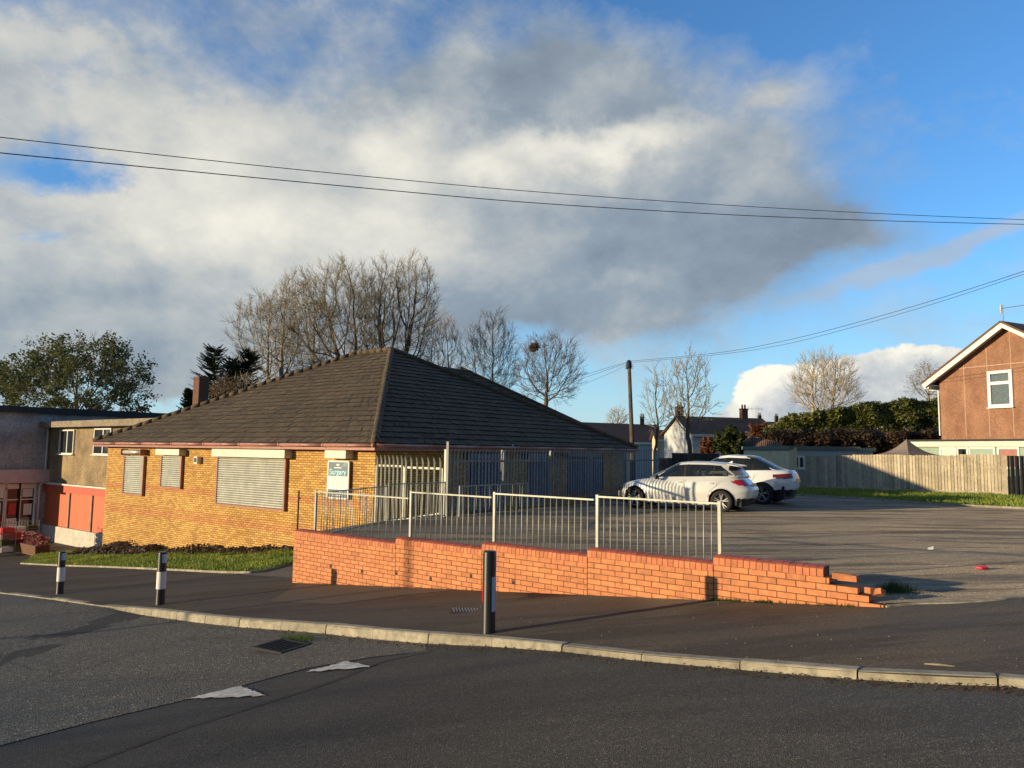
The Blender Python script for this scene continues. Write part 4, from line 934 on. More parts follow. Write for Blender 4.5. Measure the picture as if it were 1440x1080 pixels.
# ------------------------------------------------------------------ house on the right
H0 = atY(1322, 560, 41.5); H0.z = 0; H1_ = atY(1424, 560, 38.0); H1_.z = 0; HD = (H1_ - H0).normalized(); HN = Vector((HD.y, -HD.x, 0))
if HN.dot(-H0) < 0: HN = -HN
def gp(px, py): return on_plane(px, py, H0, HD)
hz = gp(1322, 615)[1]; te_, ze_ = gp(1322, 531); ta_, za_ = gp(1418, 456)
hs = thing('gabled_house', 'two storey house with brown pebbledash gable and white bargeboards behind the fence', 'house', (H0.x, H0.y, -0.1))
mb = MB(); half = ta_; full = half * 2
pts = [H0 + Z * -0.3, H0 + HD * full + Z * -0.3, H0 + HD * full + Z * ze_, H0 + HD * half + Z * za_, H0 + Z * ze_]
mb.prism(pts, -HN * 9); mb.build('wall', M_pebble, hs)
mb = MB(); sl = (za_ - ze_) / half; rv = (HD + Z * sl).normalized(); up = (Z - HD * sl).normalized(); OHg = 0.55
lo_ = H0 - HD * 0.65 + Z * (ze_ - 0.65 * sl)
L1 = (half + 0.65) * math.sqrt(1 + sl * sl)
rn = (Z - HD * sl).normalized(); rn2 = (Z + HD * sl).normalized(); rv2 = (-HD + Z * sl).normalized(); hi = H0 + HD * half + Z * za_; ro2 = H0 + HD * (full + 0.65) + Z * (ze_ - 0.65 * sl)
mb.box((lo_ + hi) / 2 + rn * 0.12 + HN * OHg / 2 - HN * 4.5, rv * L1 / 2, HN * (4.5 + OHg / 2 + 0.06), rn * 0.05); mb.box((ro2 + hi) / 2 + rn * 0.117 + HN * OHg / 2 - HN * 4.5, rv2 * L1 / 2, HN * (4.5 + OHg / 2 + 0.06), rn2 * 0.05); hr = mb.build('roof', M_browntile, hs)
mb = MB(); mb.box((lo_ + hi) / 2 - rn * 0.06 + HN * OHg, rv * L1 / 2, HN * 0.02, rn * 0.13); mb.box((ro2 + hi) / 2 - rn2 * 0.06 + HN * OHg, rv2 * L1 / 2, HN * 0.018, rn2 * 0.13)
mb.box((lo_ + hi) / 2 - rn * 0.05 + HN * OHg / 2, rv * L1 / 2, HN * OHg / 2, rn * 0.012); mb.box(lo_ + HD * 0.14 - Z * 0.1 - HN * 4, HN * 4.4, HD * 0.13, Z * 0.1); mb.build('bargeboard', M_white, hr)
mb = MB(); mb.tube([lo_ + HD * 0.1 - Z * 0.25 + HN * 0.1, H0 + HN * 0.06 - HD * 0.05 + Z * (ze_ - 0.75), H0 - HD * 0.05 + HN * 0.06 + Z * (hz + 0.1)], 0.04, 8); mb.build('downpipe', M_white, hs)
mb = MB()                                                  # thin render joints
for px in (1357, 1390, 1424):
    t, _ = gp(px, 560); zt = ze_ + sl * t - 0.05; mb.box(H0 + HD * t + HN * 0.006 + Z * (zt + hz) / 2, HD * 0.02, HN * 0.006, Z * (zt - hz) / 2)
t, z = gp(1340, 519); mb.box(H0 + HD * (half + 0.1) + HN * 0.005 + Z * z, HD * (half - 0.3 - 0.1), HN * 0.004, Z * 0.022); mb.build('render_joint', M_joint, hs)
t0, z1 = gp(1389, 522.5); t1, z0 = gp(1426.5, 572); window(hs, H0, HD, HN, t0, t1, z0, z1, gmat=M_net, topbar=0.34, fw=0.16, depth=0.07)
# lean-to in front
LW = 1.6; LA = H0 + HN * LW - HD * 1.0; mb = MB(); LL = full + 3.5
def lp_(px, py): return on_plane(px, py, LA, HD)
zt = lp_(1380, 619)[1]
mb.box(LA + HD * LL / 2 - HN * LW / 2 + Z * zt, HD * LL / 2, HN * (LW / 2 + 0.15), Z * 0.05); lr_ = mb.build('lean_to_roof', M_felt, hs)
mb = MB(); mb.box(LA + HD * LL / 2 + HN * 0.17 + Z * (zt - 0.2), HD * LL / 2, HN * 0.02, Z * 0.14); mb.build('lean_to_fascia', M_cream, hs)
mb = MB(); wallbox(mb, LA, LA + HD * LL, 0.1, -0.3, zt - 0.3, HN); mb.build('lean_to_wall', M_greenpanel, hs)
for x0, x1, m in ((1322, 1345, M_cream), (1346, 1362, M_glass), (1363, 1400, M_greenpanel), (1403, 1434, M_fascia)):
    t0, _ = lp_(x0, 632); t1, _ = lp_(x1, 632); window(hs, LA, HD, HN, t0, t1, zt - 1.4, zt - 0.36, gmat=m, topbar=None, fw=0.09, depth=0.04)
# aerial
q = atY(1411, 452, 38.2); an = thing('tv_aerial', 'white television aerial standing on the gable roof', 'aerial', (q.x, q.y, q.z - 0.3)); mb = MB(); mb.tube([q - Z * 0.4, q + Z * 0.85], 0.018, 6)
q2 = q + Z * 0.7; e = Vector((0.9, -0.25, 0.12)).normalized(); mb.tube([q2 - e * 0.15, q2 + e * 1.4], 0.015, 5)
for k in range(9): mb.tube([q2 + e * (0.1 + k * 0.15) - Vector((0.1, 0.3, 0)) * 0.5, q2 + e * (0.1 + k * 0.15) + Vector((0.1, 0.3, 0)) * 0.5], 0.008, 4)
mb.tube([q2 - Z * 0.25 - e * 0.1, q2 - e * 0.1 + Z * 0.2], 0.05, 5); mb.build('antenna', M_galv, an)

# ------------------------------------------------------------------ boundary fence on the right
FA, FB = atY(1133, 660, 36.8), atY(1412, 660, 32.4); FA.z = FB.z = 0; FDr = (FB - FA).normalized(); FNn = Vector((FDr.y, -FDr.x, 0))
def ftop(t): return lerp_(zfa, zfb, t / FLn)
lerp_ = lambda a, b, k: a + (b - a) * k
zfa, zfb = atY(1133, 640.5, 36.8).z, atY(1412, 640, 32.4).z; FLn = (FB - FA).length
wf = thing('wooden_fence', 'long weathered close board wooden fence behind the car park', 'fence', (FA.x, FA.y, -0.15)); mb = MB(); rg = random.Random(8); n = int(FLn / 0.125)
for i in range(n):
    t = (i + 0.5) * FLn / n; p = FA + FDr * t; zb = hB(p.x, p.y) + 0.16; zt = ftop(t) + rg.uniform(-0.012, 0.012) + (0.03 if (i // 17) % 2 else 0)
    o_ = 0.02 * (i % 2) + rg.uniform(-0.004, 0.004); r_ = rg.random() * 0.75 + 0.25 * ((i // 17) * 37 % 10) / 10
    mb.box(p + FNn * 0.012 + Z * (zb + zt) / 2, FDr * 0.060 + FNn * 0.013, FNn * 0.006, Z * (zt - zb) / 2, r_)
mb.build('boards', M_fencewood, wf); mb = MB(); mb.box(FA + FDr * FLn / 2 + FNn * 0.02 + Z * 0.0, FDr * FLn / 2, FNn * 0.02, Z * 0.13); mb.build('gravel_board', M_fencewood, wf)
q = FB + FDr * 0.05; mb = MB(); mb.box(q + Z * 0.75, FDr * 0.06, FNn * 0.05, Z * 0.95); mb.build('post', M_fencewood, wf)
df = thing('dark_fence', 'dark close board fence continuing right of the pale wooden fence', 'fence', (FB.x, FB.y, -0.1)); mb = MB(); FD2 = Vector((0.985, 0.17, 0)).normalized(); FN2 = Vector((FD2.y, -FD2.x, 0))
for i in range(70):
    p = FB + FDr * 0.13 + FD2 * (i * 0.12 + 0.06); mb.box(p + FN2 * 0.012 * (i % 2) + Z * 0.78, FD2 * 0.052, FN2 * 0.008, Z * 0.93, rg.random())
mb.build('boards', M_fencedark, df)
# grass verge in front of the fence
ve = [onB(*p) for p in [(1120, 697), (1160, 699), (1230, 703), (1320, 710), (1440, 716), (1560, 724)]]
vpoly = [xy(p) for p in ve] + [(34, 29.5), xy(FB + FNn * 0.02 + FDr * 3), xy(FB + FNn * 0.04), xy(FA + FNn * 0.04), (13.2, 37.5)]
sheet('grass_verge', vpoly, hB, 0.04, M_turf, 1.0)
blades('verge_grass', vpoly, hB, 26000, 0.11, 7, w=0.022)
mb = MB(); ve2 = smooth_line([Vector((p.x, p.y, 0)) for p in ve], 5)
for i in range(len(ve2) - 1):
    p, q = ve2[i], ve2[i + 1]; w = Vector((0, -0.1, 0)); mb.add([(s.x, s.y, hB(s.x, s.y) + dz) for s in (p, q, q + w, p + w) for dz in (-0.1, 0.07)], [(1, 3, 5, 7), (0, 2, 3, 1), (4, 6, 7, 5), (6, 0, 1, 7), (2, 4, 5, 3)])
tag(mb.build('verge_kerb', M_kerb), kind='structure')

# ------------------------------------------------------------------ garden buildings beyond the fence
def shed(name, label, px0, px1, Y0, Y1, ytop, h, depth, mats, fascia, cat='garage', side_m=None, ft=0.2):
    a, b = atY(px0, 650, Y0), atY(px1, 650, Y1); zt = atY(px0, ytop, Y0).z; a.z = b.z = 0; d = (b - a).normalized(); nn = Vector((d.y, -d.x, 0)); l = (b - a).length
    t = thing(name, label, cat, (a.x, a.y, zt - h)); mb = MB(); mb.box((a + b) / 2 - nn * depth / 2 + Z * (zt - ft - h / 2), d * (l / 2), nn * depth / 2, Z * (h / 2 - 0.01)); mb.build('wall', mats, t)
    mb = MB(); mb.box((a + b) / 2 - nn * depth / 2 + Z * (zt - ft / 2), d * (l / 2 + 0.12), nn * (depth / 2 + 0.12), Z * ft / 2); mb.build('roof', fascia, t); return t, a, d, nn, zt
gt_, ga, gd_, gn_, gz = shed('garage', 'low cream garage with grey green fascia and small twin window beside the fence', 1112, 1206, 38.2, 38.5, 627, 2.3, 6, M_bluerender, M_greenpaint)
mb = MB(); mb.box(ga - gd_ * 0.03 - gn_ * 3 + Z * (gz - 1.36), gd_ * 0.02, gn_ * 2.97, Z * 1.1); mb.build('side_wall', M_sandrender, gt_)
t0, z1 = on_plane(1115, 641, ga, gd_); t1, z0 = on_plane(1131, 659, ga, gd_); window(gt_, ga, gd_, gn_, t0, t1, z0, z1, split=0.5, topbar=None, fw=0.07)
# side wing of the garage running left (sunlit)
mb = MB(); q0, q1 = atY(1113, 650, 38.1), atY(1072, 650, 44); q0.z = q1.z = 0; dd_ = (q1 - q0).normalized(); nq = Vector((-dd_.y, dd_.x, 0)); nq = nq if nq.dot(-q0) > 0 else -nq
z0_ = atY(1113, 629, 38.1).z; mb.add([q0 + Z * -0.2, q1 + Z * -0.2, q1 + Z * (atY(1072, 634, 44).z), q0 + Z * z0_], [(0, 1, 2, 3)]); mb.prism([q0 + nq * 0.02 + Z * -0.2, q1 + nq * 0.02 + Z * -0.2, q1 + nq * 0.02 + Z * (atY(1072, 634, 44).z), q0 + nq * 0.02 + Z * z0_], -nq * 0.3); mb.build('long_wall', M_sandrender, gt_)
# trellis gate
a = atY(1116, 680, 37.6); b = atY(1134, 680, 37.3); a.z = b.z = 0; d = (b - a).normalized(); l = (b - a).length; tg = thing('trellis_gate', 'weathered lattice garden gate between the white car and the fence', 'gate', (a.x, a.y, -0.1)); mb = MB(); zlo, zhi = -0.1, atY(1125, 662, 37.4).z
for i in range(9):
    x = i / 8 * l
    for s in (1, -1):
        x2 = x + s * (zhi - zlo) * 0.6; xc = min(max(x2, 0), l); f = (xc - x) / (x2 - x); mb.tube([a + d * x + Z * zlo, a + d * xc + Z * (zlo + (zhi - zlo) * f)], 0.018, 4)
mb.box(a + d * l / 2 + Z * zhi, d * l / 2, Vector((0, 0.03, 0)), Z * 0.035); mb.box(a + Z * (zhi + zlo) / 2, d * 0.03, Vector((0, 0.03, 0)), Z * (zhi - zlo) / 2); mb.build('lattice', M_fencewood, tg)
shed('garden_shed', 'small pale green topped shed roof showing over the wooden fence', 1207, 1228, 40, 40, 630, 2.0, 2.0, M_bluerender, M_greenpanel, 'shed', ft=0.15)
# gazebo top
pk = atY(1275, 617.5, 37.5); gz_ = thing('gazebo', 'pointed grey brown fabric gazebo roof behind the wooden fence', 'gazebo', (pk.x, pk.y, -0.1)); zl = atY(1240, 639, 36).z; mb = MB(); hw_ = 1.0; cs = [pk + Vector((x * hw_, y * hw_, 0)) for x, y in ((-1, -1), (1, -1), (1, 1), (-1, 1))]
rotg = Matrix.Rotation(0.35, 3, 'Z')
cs = [Vector((pk.x, pk.y, 0)) + rotg @ Vector((x * hw_, y * hw_, zl)) for x, y in ((-1, -1), (1, -1), (1, 1), (-1, 1))]
for i in range(4):
    a, b = cs[i], cs[(i + 1) % 4]; n = 6
    for k in range(n):
        f0, f1 = k / n, (k + 1) / n; sag = lambda f: -0.16 * math.sin(math.pi * f)
        p = [a.lerp(pk, f0) + Z * sag(f0), b.lerp(pk, f0) + Z * sag(f0), b.lerp(pk, f1) + Z * sag(f1), a.lerp(pk, f1) + Z * sag(f1)]; mb.add(p, [(0, 1, 2, 3)])
    mb.add([a, b, b - Z * 0.25, a - Z * 0.25], [(3, 2, 1, 0)])
mb.build('canopy', M_canvas, gz_); mb = MB()
for p in cs: mb.tube([Vector((p.x, p.y, -0.2)), p], 0.03, 6)
mb.tube([pk - Z * 0.1, pk + Z * 0.12], 0.015, 5); mb.build('frame', M_matblack, gz_)
# corrugated shed roof and ivy, rear walls
q = [atY(1047, 612, 48), atY(1098, 622, 44), atY(1104, 634, 42), atY(1044, 636, 46)]
sh = thing('corrugated_shed', 'rusty corrugated shed roof behind the white car', 'shed', (q[3].x, q[3].y, -0.1)); mb = MB(); n = 40
for i in range(n):
    f0, f1 = i / n, (i + 1) / n; w = 0.03 if i % 2 else -0.03; w2 = -w
    mb.add([q[3].lerp(q[2], f0) + Z * w, q[3].lerp(q[2], f1) + Z * w2, q[0].lerp(q[1], f1) + Z * w2, q[0].lerp(q[1], f0) + Z * w], [(0, 1, 2, 3)], rg.random())
mb.build('roof', M_rustroof, sh); mb = MB(); mb.prism([q[3] - Z * 0.05, q[2] - Z * 0.05, q[2] - Z * 2.6, q[3] - Z * 2.6], Vector((0.3, 3, 0))); mb.build('wall', M_fencedark, sh)
def foliage(mb, c, r, n, size, rg, lump=1.3, flat=1.0, seed=0.0):   # leaf clusters in a noisy ellipsoid
    k = 0
    while k < n:
        d = Vector((rg.uniform(-1, 1), rg.uniform(-1, 1), rg.uniform(-1, 1)))
        l = d.length
        if l > 1: continue
        e = 0.72 + 0.42 * noise.noise(d.normalized() * lump * 2 + Vector((seed, 0, 0))) 
        if l > e or (l < e * 0.45 and rg.random() < 0.8): continue
        g = noise.noise(d * 3.2 + Vector((0, seed, 0)))
        if g < -0.22: continue
        p = c + Vector((d.x * r.x, d.y * r.y, d.z * r.z)); a = Vector((rg.gauss(0, 1), rg.gauss(0, 1), rg.gauss(0, 0.7))).normalized() * size * rg.uniform(0.6, 1.3); b = a.orthogonal().normalized() * size * rg.uniform(0.4, 0.8)
        mb.add([p - a, p + b, p + a, p - b], [(0, 1, 2, 3)], min(1, max(0, 0.5 + g * 0.7 + rg.uniform(-0.3, 0.3)))); k += 1
def bush(name, label, px0, px1, y0, y1, Y, mat, n, size, cat='bush', depth=None, group=None, seed=1, mat2=None, kind=None):
    a, b = atY(px0, y0, Y), atY(px1, y1, Y); c = (a + b) / 2; rg = random.Random(seed); r = Vector(((b.x - a.x) / 2 * 1.25, (depth or (b.x - a.x) / 2), (a.z - b.z) / 2 * 1.3)); mb = MB(); foliage(mb, c, r, n, size, rg, seed=seed * 1.7); c0 = Vector((c.x, c.y, b.z))
    t = thing(name, label, cat, c0, group); mb.build('foliage', mat, t); mb = MB()
    for i in range(7): q = rg.uniform(0, 6.28); mb.tube([c0 - Z * 1.0, c0 + Vector((math.cos(q) * r.x * 0.3, math.sin(q) * r.y * 0.3, r.z * 0.5)), c + Vector((math.cos(q) * r.x * 0.6, math.sin(q) * r.y * 0.6, r.z * 0.5))], [0.05, 0.03, 0.012], 4)
    mb.build('stem', M_barkdark, t); return t
bush('ivy_bush', 'ivy covered bush left of the rusty shed roof', 1002, 1052, 602, 645, 46, M_ivy, 4200, 0.12, seed=3)
bush('russet_bush', 'small rust red bush beside the ivy covered bush', 984, 1008, 614, 645, 47, M_rusthedge, 1800, 0.09, seed=4)
mb = MB(); a, b = atY(926, 650, 44), atY(1000, 650, 46); zz = atY(960, 636, 45).z; a.z = b.z = 0; wallbox(mb, a, b, 0.25, -0.4, zz - 0.35, Vector((0, -1, 0)))
gw = thing('garden_wall', 'low sunlit stone wall glimpsed behind the silver car', 'wall', (a.x, a.y, -0.3)); mb.build('stonework', M_stonewall, gw)
mb = MB(); a2, b2 = atY(946, 650, 43.6), atY(1012, 650, 45)
for i in range(40): p = a2.lerp(b2, i / 40); mb.box((p.x, p.y, 0.75), (0.045, 0, 0), (0, 0.02, 0), (0, 0, 0.9), rg.random())
pn = thing('panel_fence', 'dark panel fence on the low stone wall behind the cars', 'fence', (a2.x, a2.y, -0.2)); mb.build('boards', M_fencedark, pn)

# ------------------------------------------------------------------ distant houses
def gable_house(name, label, A, B, depth_v, ze, zr, wallm, roofm=M_browntile, chim=(), wins=(), cat='house', gablem=None):
    # A-B eaves line facing the camera, depth_v goes back
    d = (B - A).normalized(); t = thing(name, label, cat, (A.x, A.y, -2)); ridge0, ridge1 = A + depth_v / 2 + Z * 0, B + depth_v / 2; ridge0.z = ridge1.z = zr
    mb = MB(); A_, B_ = A.copy(), B.copy(); A_.z = B_.z = -3; C_, D_ = B_ + depth_v, A_ + depth_v
    for p, q in ((A_, B_), (B_, C_), (C_, D_), (D_, A_)): mb.quad(p, q, Vector((q.x, q.y, ze)), Vector((p.x, p.y, ze)))
    for p, r_, q in ((A_, ridge0, D_), (B_, ridge1, C_)): mb.add([Vector((p.x, p.y, ze)), Vector((q.x, q.y, ze)), r_], [(0, 1, 2)])
    w = mb.build('wall', wallm, t); mb = MB(); oh = 0.35
    dv = depth_v.normalized(); Ae, Be = A - d * oh - dv * oh, B + d * oh - dv * oh; sl = (zr - ze) / (depth_v.length / 2); Ae.z = Be.z = ze - sl * oh; De, Ce = A + depth_v - d * oh + dv * oh, B + depth_v + d * oh + dv * oh; De.z = Ce.z = Ae.z
    r0, r1 = ridge0 - d * oh, ridge1 + d * oh
    for p in (Ae, Be, De, Ce, r0, r1): p.z += 0.08
    mb.prism([Ae, Be, r1, r0], Z * 0.12); mb.prism([Ce, De, r0, r1], Z * 0.12); rf = mb.build('roof', roofm, t)
    mb = MB(); mb.box((Ae + Be) / 2 - Z * 0.02, d * ((Be - Ae).length / 2), dv * 0.03, Z * 0.12); mb.build('gutter', M_white, t)
    for x in chim:
        p = ridge0.lerp(ridge1, x); mb = MB(); mb.box(p + Z * 0.5, d * 0.36, dv * 0.26, Z * 0.62); mb.box(p + Z * 1.14, d * 0.4, dv * 0.3, Z * 0.05)
        for s in (-1, 1): mb.lathe(p + d * 0.17 * s + Z * 1.17, [(0.1, 0), (0.09, 0.45), (0.001, 0.45)], 8)
        mb.build('chimney', M_chimney, rf)
    nn = Vector((d.y, -d.x, 0)); nn = nn if nn.dot(dv) < 0 else -nn
    for x0, x1, z0, z1 in wins: window(t, A, d, nn, x0, x1, z0, z1, topbar=0.35, split=0.5, fw=0.12)
    return t, ridge0, ridge1, d
A = atY(800, 622, 88); B = atY(928, 625, 95); A.z = B.z = 0
gable_house('terraced_house', 'pale blue terrace with long brown roof beyond the palisade fence', A, B, Vector((1.0, 9, 0)), atY(860, 621, 90).z, atY(860, 597, 95).z, M_bluerender, chim=(0.82,), wins=((7.3, 9.6, atY(898, 633, 92).z, atY(898, 623.5, 92).z),))
A = Vector((18.1, 74, 0)); B = Vector((27.6, 77.0, 0)); dv = Vector((-1.7, 5.5, 0))
t_, r0_, r1_, dd = gable_house('gabled_cottage', 'white rendered end terrace with brown roof behind the two bare trees', A, B, dv, atY(975, 610, 74).z, atY(948, 587.5, 76.7).z, M_whiterender, chim=(0.02, 0.8), wins=((1.0, 2.2, -0.2, 1.2), (1.0, 2.2, 1.9, 2.9), (4.2, 5.4, 1.9, 2.9), (4.2, 5.4, -0.2, 1.2)))
A = atY(924, 625, 84); B = atY(936, 625, 84.5); A.z = B.z = 0
gable_house('small_annexe', 'small pale yellow annexe left of the white end terrace', A, B, Vector((0.2, 4, 0)), atY(930, 618, 84).z, atY(930, 606, 84).z, M_sandrender)
q = atY(1062, 578, 88); mb = MB(); mb.tube([q - Z * 1.8, q + Z * 0.4], 0.04, 5)
for k in range(5): mb.tube([q + Vector((-0.8 + k * 0.4, 0, 0.25)) - Z * 0.25, q + Vector((-0.8 + k * 0.4, 0, 0.25)) + Z * 0.25], 0.02, 4)
mb.tube([q + Vector((-0.9, 0, 0.25)), q + Vector((0.9, 0, 0.25))], 0.03, 4); tag(mb.build('tv_aerial', M_galv), 'distant television aerial above the brown terrace roof', 'aerial')
A = atY(1066, 625, 120); B = atY(1135, 625, 125); A.z = B.z = 0
gable_house('far_terrace', 'far low terrace with grey roof behind the hedge end', A, B, Vector((0, 8, 0)), atY(1090, 606, 120).z, atY(1090, 594, 124).z, M_sandrender, chim=(0.2, 0.55))

# ------------------------------------------------------------------ hedge and undergrowth
rg = random.Random(77)
def hedge_row(name, label, px0, px1, ytop, ybot, Y, mat, n, size, seed, depth=2.2, vary=5):
    mb = MB(); rg = random.Random(seed); a, b = atY(px0, ybot, Y), atY(px1, ybot, Y)
    for i in range(n):
        u = rg.random(); x = a.x + (b.x - a.x) * u; px = px0 + (px1 - px0) * u
        top = ytop(px) + vary * noise.noise(Vector((x * 0.6, seed, 0))) + vary * 0.9 * noise.noise(Vector((x * 2.4, seed, 3))) + vary * 0.5 * noise.noise(Vector((x * 7, seed, 3))) - abs(rg.gauss(0, 1.6))
        zt = atY(px, top, Y).z; v = rg.random() ** 0.7; z = a.z + (zt - a.z) * v; bul = 0.5 * noise.noise(Vector((x * 0.7, z * 0.9, seed)))
        y = Y + depth * (0.5 - math.sqrt(max(0, 1 - (2 * v - 1) ** 2)) * 0.5) + bul * 1.6 + abs(rg.gauss(0, 0.35)); g = noise.noise(Vector((x * 1.2, y, z * 1.2))) + 0.5 * noise.noise(Vector((x * 4, y * 4, z * 4)))
        p = Vector((x, y, z)); s = size * rg.uniform(0.5, 1.3); A_ = Vector((rg.gauss(0, 1), rg.gauss(0, 1), rg.gauss(0, 1.2))).normalized() * s; B_ = A_.orthogonal().normalized() * s * 0.6
        mb.add([p - A_, p + B_, p + A_, p - B_], [(0, 1, 2, 3)], min(1, max(0, 0.45 + g * 0.8 + rg.uniform(-0.2, 0.2))))
    c = Vector((a.x, Y, a.z)); t = thing(name, label, 'hedge' if 'hedge' in name else 'thicket', c); mb.build('foliage', mat, t)
    mb = MB(); mb.box(((a.x + b.x) / 2, Y + depth + 0.9, (a.z + atY(px0, max(ytop(px0), ytop(px1)) + 8, Y).z) / 2), ((b.x - a.x) / 2, 0, 0), (0, 0.5, 0), (0, 0, (atY(px0, max(ytop(px0), ytop(px1)) + 8, Y).z - a.z) / 2)); mb.build('stems', M_barkdark, t)
def hy(px):
    pts = [(1080, 608), (1100, 598), (1120, 585), (1160, 580), (1200, 575), (1230, 566), (1280, 565), (1330, 561), (1380, 561)]
    for (x0, y0), (x1, y1) in zip(pts, pts[1:]):
        if x0 <= px <= x1: return y0 + (y1 - y0) * (px - x0) / (x1 - x0)
    return pts[-1][1] if px > 1300 else pts[0][1]
hedge_row('conifer_hedge', 'tall dark green hedge between the bare tree and the gabled house', 1085, 1350, hy, 640, 54, M_hedge, 26000, 0.17, 5)
hedge_row('bramble_thicket', 'brown bramble thicket along the foot of the tall hedge', 1078, 1335, lambda px: 607, 642, 50, M_bramble, 11000, 0.12, 6, depth=1.2, vary=7)
hedge_row('low_scrub', 'low russet scrub beside the distant roofs', 1060, 1100, lambda px: 598, 622, 60, M_rusthedge, 2500, 0.15, 8, depth=1.2, vary=6)
# ------------------------------------------------------------------ trees
from mathutils.kdtree import KDTree
def colonize(rg, base, c, r, n_attr, step, kill, infl, stems, wig=0.12, lowcut=-0.75, up=0.12):
    att = []
    while len(att) < n_attr:
        d = Vector((rg.uniform(-1, 1), rg.uniform(-1, 1), rg.uniform(-1, 1))); l = d.length
        if l > 1 or d.z < lowcut or (l < 0.6 and rg.random() < 0.3): continue
        k = 0.86 + 0.30 * noise.noise(d.normalized() * 2.2 + Vector((c.x, c.y, 0)))
        att.append(c + Vector((d.x * r.x, d.y * r.y, d.z * r.z)) * k)
    P, par = [], []
    for s in range(stems):                                  # bare lower stems
        q = rg.uniform(0, 6.28) if stems > 1 else 0; tgt = c + Vector((math.cos(q) * r.x * 0.35, math.sin(q) * r.y * 0.35, -r.z * 0.72)) if stems > 1 else c - Z * r.z * 0.75
        p = base + Vector((math.cos(q), math.sin(q), 0)) * (0.25 if stems > 1 else 0); prev = -1; d = Z.copy()
        for i in range(200):
            P.append(p.copy()); par.append(prev); prev = len(P) - 1; to = tgt - p
            if to.length < step or p.z > tgt.z: break
            d = (d * 0.6 + to.normalized() * 0.5 + Vector((rg.gauss(0, wig), rg.gauss(0, wig), 0))).normalized(); p = p + d * step
    for it in range(130):
        kd = KDTree(len(P)); [kd.insert(p, i) for i, p in enumerate(P)]; kd.balance(); acc = {}; keep = []
        for a in att:
            co, i, dist = kd.find(a)
            if dist < kill: continue
            keep.append(a)
            if dist < infl or it < 25: acc[i] = acc.get(i, Vector((0, 0, 0))) + (a - co).normalized()
        att = keep
        if not acc or not att: break
        n0 = len(P)
        for i, v in acc.items():
            v = v.normalized() + Vector((rg.gauss(0, wig), rg.gauss(0, wig), rg.gauss(0, wig) + up))
            if par[i] >= 0: v = v + (P[i] - P[par[i]]).normalized() * 0.55
            q = P[i] + v.normalized() * step
            if any((q - P[k]).length < step * 0.3 for k in range(max(0, len(P) - 4), len(P))): continue
            P.append(q); par.append(i)
        if len(P) == n0: break
    return P, par
